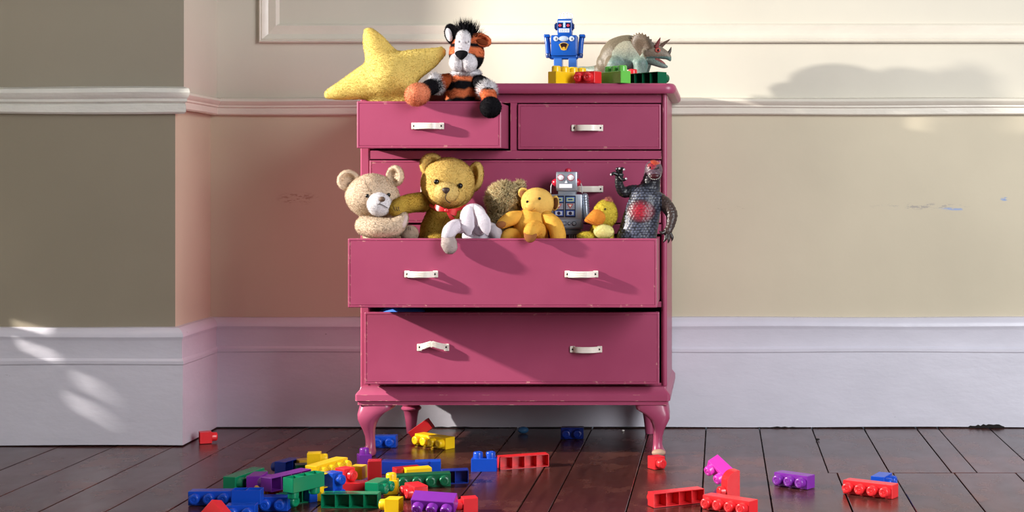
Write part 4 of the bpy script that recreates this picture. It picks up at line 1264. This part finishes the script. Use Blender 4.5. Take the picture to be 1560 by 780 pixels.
# ------------------------------------------------------------------ building bricks
U, BH, ST, SR = .032, .0325, .0155, .0122
PC = dict(red='DE2A30', crimson='A81E24', blue='1248B8', navy='14308A', yellow='F2C418', gold='B98A20', green='0B8058', darkgreen='0C5A3A',
          purple='7A2A9A', magenta='D63CB4', lime='66BC4C', sky='3E86C8')
PM_ = {}
def pmat(c):
    if c not in PM_:
        m = plain(c + '_moulded_plastic', lin(PC[c]), 0.27, var=.04, bmp=.03, scale=50)
        PM_[c] = m
    return PM_[c]
MESH = {}
def body_mesh(n, m, c, curved=False):
    key = ('b', n, m, c, curved)
    if key in MESH: return MESH[key]
    t = .0016
    bm = bmesh.new()
    def lines(k):
        out = [0, t]
        for i in range(1, k): out += [i * U - t / 2, i * U + t / 2]
        return out + [k * U - t, k * U]
    bx, by = lines(n), lines(m)
    X0, Y0, Z0 = -n * U / 2, -m * U / 2, -BH / 2
    g = {}
    for i, x in enumerate(bx):
        for j, y in enumerate(by):
            g[i, j] = bm.verts.new((X0 + x, Y0 + y, Z0))
    ci = {}
    for i in range(len(bx) - 1):
        for j in range(len(by) - 1):
            if i % 2 == 1 and j % 2 == 1:
                lo = [g[i, j], g[i + 1, j], g[i + 1, j + 1], g[i, j + 1]]
                hi = [bm.verts.new((v.co.x, v.co.y, BH / 2 - t if not curved else Z0 + .003)) for v in lo]
                for k in range(4): bm.faces.new((lo[k], lo[(k + 1) % 4], hi[(k + 1) % 4], hi[k]))
                bm.faces.new(hi)
            else:
                bm.faces.new((g[i, j], g[i, j + 1], g[i + 1, j + 1], g[i + 1, j]))
    nx, ny = len(bx), len(by)
    T = {(a, c_): bm.verts.new((X0 + a * n * U, Y0 + c_ * m * U, BH / 2)) for a in (0, 1) for c_ in (0, 1)}
    bm.faces.new((T[0, 0], T[1, 0], T[1, 1], T[0, 1]))
    bm.faces.new([g[i, 0] for i in range(nx)] + [T[1, 0], T[0, 0]])
    bm.faces.new([g[nx - 1, j] for j in range(ny)] + [T[1, 1], T[1, 0]])
    bm.faces.new([g[i, ny - 1] for i in range(nx - 1, -1, -1)] + [T[0, 1], T[1, 1]])
    bm.faces.new([g[0, j] for j in range(ny - 1, -1, -1)] + [T[0, 0], T[0, 1]])
    bmesh.ops.recalc_face_normals(bm, faces=bm.faces)
    tv = set(T.values())
    ed = [e for e in bm.edges if e.verts[0] in tv or e.verts[1] in tv]
    if curved:
        e1 = [e for e in bm.edges if e.verts[0] in tv and e.verts[1] in tv and abs(e.verts[0].co.x - e.verts[1].co.x) < 1e-6 and e.verts[0].co.x > 0]
        bmesh.ops.bevel(bm, geom=e1, offset=U * .85, segments=8, affect='EDGES', profile=.5)
    else:
        bmesh.ops.bevel(bm, geom=ed, offset=.0011, segments=1, affect='EDGES', profile=.5)
    me = bpy.data.meshes.new('brick_body')
    bm.to_mesh(me); bm.free()
    me.materials.append(pmat(c))
    MESH[key] = me
    return me
def stud_mesh(c):
    key = ('s', c)
    if key in MESH: return MESH[key]
    b = MB()
    b.lathe([(SR * 1.02, -.0005), (SR, ST - .0035), (SR * .93, ST - .0012), (SR * .80, ST), (SR * .48, ST), (SR * .42, ST - .0009), (SR * .26, ST - .0009), (SR * .22, ST - .0003), (.0003, ST - .0003)], None, 18)
    o = b.build('stud', pmat(c), None, smooth=True, sharp=40)
    me = o.data
    bpy.data.objects.remove(o)
    MESH[key] = me
    return me
def brick(c, n, m, px, py, z0, mode, yaw, label, tilt=(0, 0, 0), group=None, studs=None, curved=False, D=None):
    cy, sy = math.cos(R(yaw)), math.sin(R(yaw))
    Lh = Vector((cy, sy, 0))
    if mode == 'up': S, L = Vector((0, 0, 1)), Lh
    elif mode == 'down': S, L = Vector((0, 0, -1)), Lh
    elif mode == 'side': S, L = Vector((sy, -cy, 0)), Lh
    elif mode == 'end': S, L = Lh, Vector((0, 0, 1))
    Y = S.cross(L)
    rot = Matrix((L, Y, S)).transposed()
    rot = rotm(*tilt) @ rot
    xs = (-n * U / 2, n * U / 2); ys = (-m * U / 2, m * U / 2); zs = (-BH / 2, BH / 2)
    low = min((rot @ Vector((a, b_, c_))).z for a in xs for b_ in ys for c_ in zs)
    st = studs if studs is not None else [(i, j) for i in range(n) for j in range(m)]
    for i, j in st:
        p = rot @ Vector(((i + .5) * U - n * U / 2, (j + .5) * U - m * U / 2, BH / 2 + ST))
        ax = rot @ Vector((0, 0, 1))
        low = min(low, p.z - SR * math.sqrt(max(0, 1 - ax.z ** 2)))
    if mode == 'side' and tilt == (0, 0, 0):
        low = -m * U / 2
    zc = z0 - low
    d = D or F * (H - zc) / (py - VY)
    c0 = P(px, py, d)
    o = bpy.data.objects.new('toy_brick', body_mesh(n, m, c, curved))
    COL.objects.link(o)
    o.matrix_world = Matrix.Translation((c0.x, d, zc)) @ rot.to_4x4()
    tag(o, label, 'toy brick', group)
    for i, j in st:
        s = bpy.data.objects.new('stud', stud_mesh(c))
        COL.objects.link(s)
        s.parent = o
        s.location = ((i + .5) * U - n * U / 2, (j + .5) * U - m * U / 2, BH / 2)
    return o
GF = 'plastic bricks scattered on the floor'
GP = 'plastic bricks in the floor heap'
GT = 'plastic bricks on the chest top'
TZ = .9962
# on the chest top
brick('yellow', 4, 1, 867, 117.5, TZ, 'up', 50, 'yellow four stud brick in front of the blue robot', group=GT, D=4.178)
brick('red', 2, 1, 896, 118.5, TZ, 'side', -30, 'red brick lying on its side on the chest top between yellow and lime bricks', group=GT, D=4.138)
brick('lime', 3, 1, 938, 117, TZ, 'up', 128, 'lime green brick with studs up in front of the triceratops', group=GT, D=4.145)
brick('red', 1, 1, 964, 117, TZ, 'up', 15, 'single red brick standing behind the dark green one on the chest top', group=GT, D=4.262)
brick('darkgreen', 4, 1, 985, 118.5, TZ, 'side', 134, 'dark green brick with hollow cells facing out on the chest top', group=GT, D=4.185)
# loose bricks on the floor
brick('red', 1, 1, 313, 666, 0, 'side', 115, 'single small red brick by the white skirting corner', group=GF)
brick('blue', 2, 1, 587, 672, 0, 'side', 2, 'blue two stud brick on its side beneath the chest near the purple stud brick', group=GF)
brick('crimson', 2, 1, 642, 652, .0, 'end', -92, 'red brick tipped up against the turned rear leg', group=GF, tilt=(0, 54, 0), studs=[], D=4.37)
brick('yellow', 4, 1, 662, 671.5, 0, 'side', -38, 'yellow four stud brick lying beneath the chest', group=GF)
brick('blue', 2, 1, 738, 707, 0, 'up', 3, 'blue two stud brick standing upright on the bare boards', group=GF)
brick('red', 4, 1, 797, 702, 0, 'side', 202, 'red hollow four cell brick lying under the bottom drawer', group=GF)
brick('navy', 2, 1, 872, 659, 0, 'side', 2, 'dark blue two stud brick against the skirting under the chest', group=GF)
brick('red', 1, 1, 1000, 704, 0, 'side', 35, 'single red brick touching the worn bare toe of the chest', group=GF)
brick('red', 4, 1, 1030, 757, 0, 'side', 208, 'red four cell brick lying hollow side out beside the round topped red brick', group=GF)
brick('magenta', 2, 1, 1098, 716, 0, 'side', -38, 'magenta brick tipped over behind the round topped red brick', group=GF, tilt=(40, 12, 0))
brick('red', 2, 1, 1113, 737, .0, 'end', 205, 'red round topped brick standing on end', group=GF, curved=True, studs=[(0, 0)])
brick('red', 4, 1, 1112, 768, 0, 'side', -36, 'red four stud brick in front of the round topped one', group=GF)
brick('purple', 3, 1, 1210, 731, 0, 'side', -36, 'purple three stud brick alone on the boards', group=GF)
brick('red', 4, 1, 1326, 744, 0, 'side', -32, 'red four stud brick leaning on a blue brick', group=GF)
brick('blue', 2, 1, 1343, 733, 0, 'side', 66, 'blue brick behind the red four stud brick', group=GF)
# heap
brick('green', 4, 1, 372, 729, 0, 'side', 75, 'green four stud brick lying behind the long blue brick and beside the short purple one', group=GP)
brick('purple', 2, 1, 392, 732, .004, 'side', 90, 'short purple brick beside the long green brick', group=GP)
brick('yellow', 1, 1, 398, 752, 0, 'side', 10, 'small yellow brick under the long purple brick', group=GP)
brick('red', 1, 1, 418, 752, 0, 'side', 180, 'small red brick under the long purple brick', group=GP)
brick('purple', 4, 1, 436, 731, .033, 'side', 242, 'long purple brick lying across the heap', group=GP)
brick('green', 3, 1, 463, 734, .033, 'down', 60, 'green brick upside down with its hollow cells up', group=GP, tilt=(0, 0, 0), studs=[(0, 0), (2, 0)])
brick('green', 2, 1, 457, 754, 0, 'side', 215, 'green brick with an end stud under the upturned green one', group=GP)
brick('green', 1, 1, 436, 762, 0, 'side', 60, 'single green brick with its stud facing the purple ones', group=GP)
brick('blue', 1, 1, 477, 752, 0, 'up', 40, 'single blue brick wedged under the upturned green brick', group=GP, studs=[])
brick('blue', 4, 1, 333, 757, 0, 'side', 3, 'blue four stud brick lying behind the red corner balanced brick', group=GP)
brick('blue', 2, 1, 377, 756, .022, 'down', 4, 'blue brick upside down with two open cells on top', group=GP, studs=[])
brick('red', 2, 2, 328, 796, 0, 'end', 250, 'red brick balanced on one corner in front of the blue ones', group=GP, tilt=(0, 42, 0), studs=[])
brick('blue', 2, 1, 419, 766, 0, 'side', 2, 'blue brick with two studs facing out beside the upturned blue brick', group=GP)
brick('blue', 2, 1, 368, 779, 0, 'side', 5, 'blue two stud brick in front of the upturned blue brick', group=GP)
brick('navy', 2, 1, 438, 710, 0, 'side', 250, 'dark blue brick with its stud out beside the dull yellow one', group=GP)
brick('gold', 1, 1, 463, 709, 0, 'up', 30, 'dull yellow brick next to the dark blue one', group=GP, studs=[])
brick('yellow', 1, 1, 479, 699, .035, 'side', 100, 'yellow brick on top of the heap with its stud to the side', group=GP)
brick('darkgreen', 2, 1, 470, 716, 0, 'up', 20, 'dark green brick beneath the topmost yellow brick', group=GP, studs=[])
brick('yellow', 4, 1, 498, 713, .034, 'side', 70, 'long yellow brick sloping back in the heap', group=GP)
brick('yellow', 2, 1, 490, 741, 0, 'end', 160, 'yellow brick standing on end next to a blue one', group=GP, studs=[])
brick('blue', 2, 1, 507, 740, 0, 'end', -30, 'blue two stud brick standing on end against yellow', group=GP)
brick('red', 2, 1, 526, 733, 0, 'end', -35, 'red two stud brick standing on end in the heap', group=GP)
brick('red', 2, 1, 540, 745, 0, 'up', 20, 'flat red brick behind the hollow green brick', group=GP, studs=[])
brick('yellow', 1, 1, 546, 719, .010, 'side', -10, 'square yellow brick beside the dark red block', group=GP, studs=[])
brick('crimson', 2, 1, 571, 721, 0, 'end', -80, 'dark red block brick in the middle of the heap', group=GP, studs=[])
brick('purple', 1, 1, 555, 701, 0, 'up', 25, 'single purple brick with stud up at the foot of a front leg', group=GP)
brick('green', 4, 1, 535, 761, 0, 'side', 180, 'green hollow four cell brick lying open side out in the heap', group=GP)
brick('green', 2, 1, 575, 742, .010, 'side', 78, 'green brick with a stud behind the hollow one', group=GP)
brick('yellow', 1, 1, 596, 741, 0, 'up', 5, 'single yellow brick with its stud pointing up', group=GP)
brick('yellow', 1, 1, 600, 769, 0, 'side', 262, 'single yellow brick with its stud pointing to the hollow green brick', group=GP)
brick('darkgreen', 4, 1, 645, 731, 0, 'side', 14, 'dark green four stud brick lying behind the red two stud brick', group=GP)
brick('navy', 4, 1, 618, 712, 0, 'side', -8, 'long dark blue brick next to the dark red block', group=GP, studs=[])
brick('blue', 2, 1, 652, 711, 0, 'up', 10, 'blue brick behind the dark green four stud one', group=GP, studs=[])
brick('crimson', 2, 1, 620, 721, 0, 'side', 30, 'dark red brick half hidden behind the upright yellow one', group=GP, studs=[])
brick('yellow', 2, 1, 636, 722, 0, 'up', 25, 'yellow brick half hidden behind the dark green one', group=GP, studs=[])
brick('navy', 2, 1, 693, 725, 0, 'side', 193, 'dark blue hollow two cell brick at the end of the dark green four stud one', group=GP)
brick('red', 2, 1, 634, 748, 0, 'side', -58, 'red two stud brick behind the purple three stud brick', group=GP)
brick('purple', 3, 1, 662, 765, 0, 'side', -6, 'tilted purple three stud brick resting between two red bricks', group=GP, tilt=(28, 0, 0))
brick('red', 1, 1, 715, 768, 0, 'side', -70, 'single red brick with its stud pointing at the purple three stud brick', group=GP)
# small litter
b = MB(); b.ell(P(797, 659, 4.50) * 0 + Vector((P(797, 659, 4.5).x, 4.5, .010)), (.016, .012, .010), None, (1, 1, 1), 18)
tag(b.build('toy_ball', plain('dusty_blue_rubber', lin('3A6E9C'), .4), None, loc=(P(797, 659, 4.5).x, 4.5, 0)), 'small dusty blue rubber ball under the chest', 'ball')
for px, py, c, r_, lb, ct in ((949, 657, 'E6E2DA', .004, 'tiny white paper scrap on the dark boards', 'scrap'), (1245, 671, '1C1614', .006, 'small dark splinter on a floorboard joint', 'splinter')):
    g = H * F / (py - VY)
    c0 = P(px, py, g)
    b = MB(); b.ell((c0.x, g, r_ * .5), (r_, r_ * .8, r_ * .5), None, (1, 1, 1), 8, lambda v: v * (1 + .3 * math.sin(9 * v.x + 5 * v.y)))
    tag(b.build(ct.replace('scrap', 'paper_scrap').replace('splinter', 'wood_splinter'), plain(ct + '_surface', lin(c), .7), None, loc=(c0.x, g, 0), smooth=False), lb, ct)
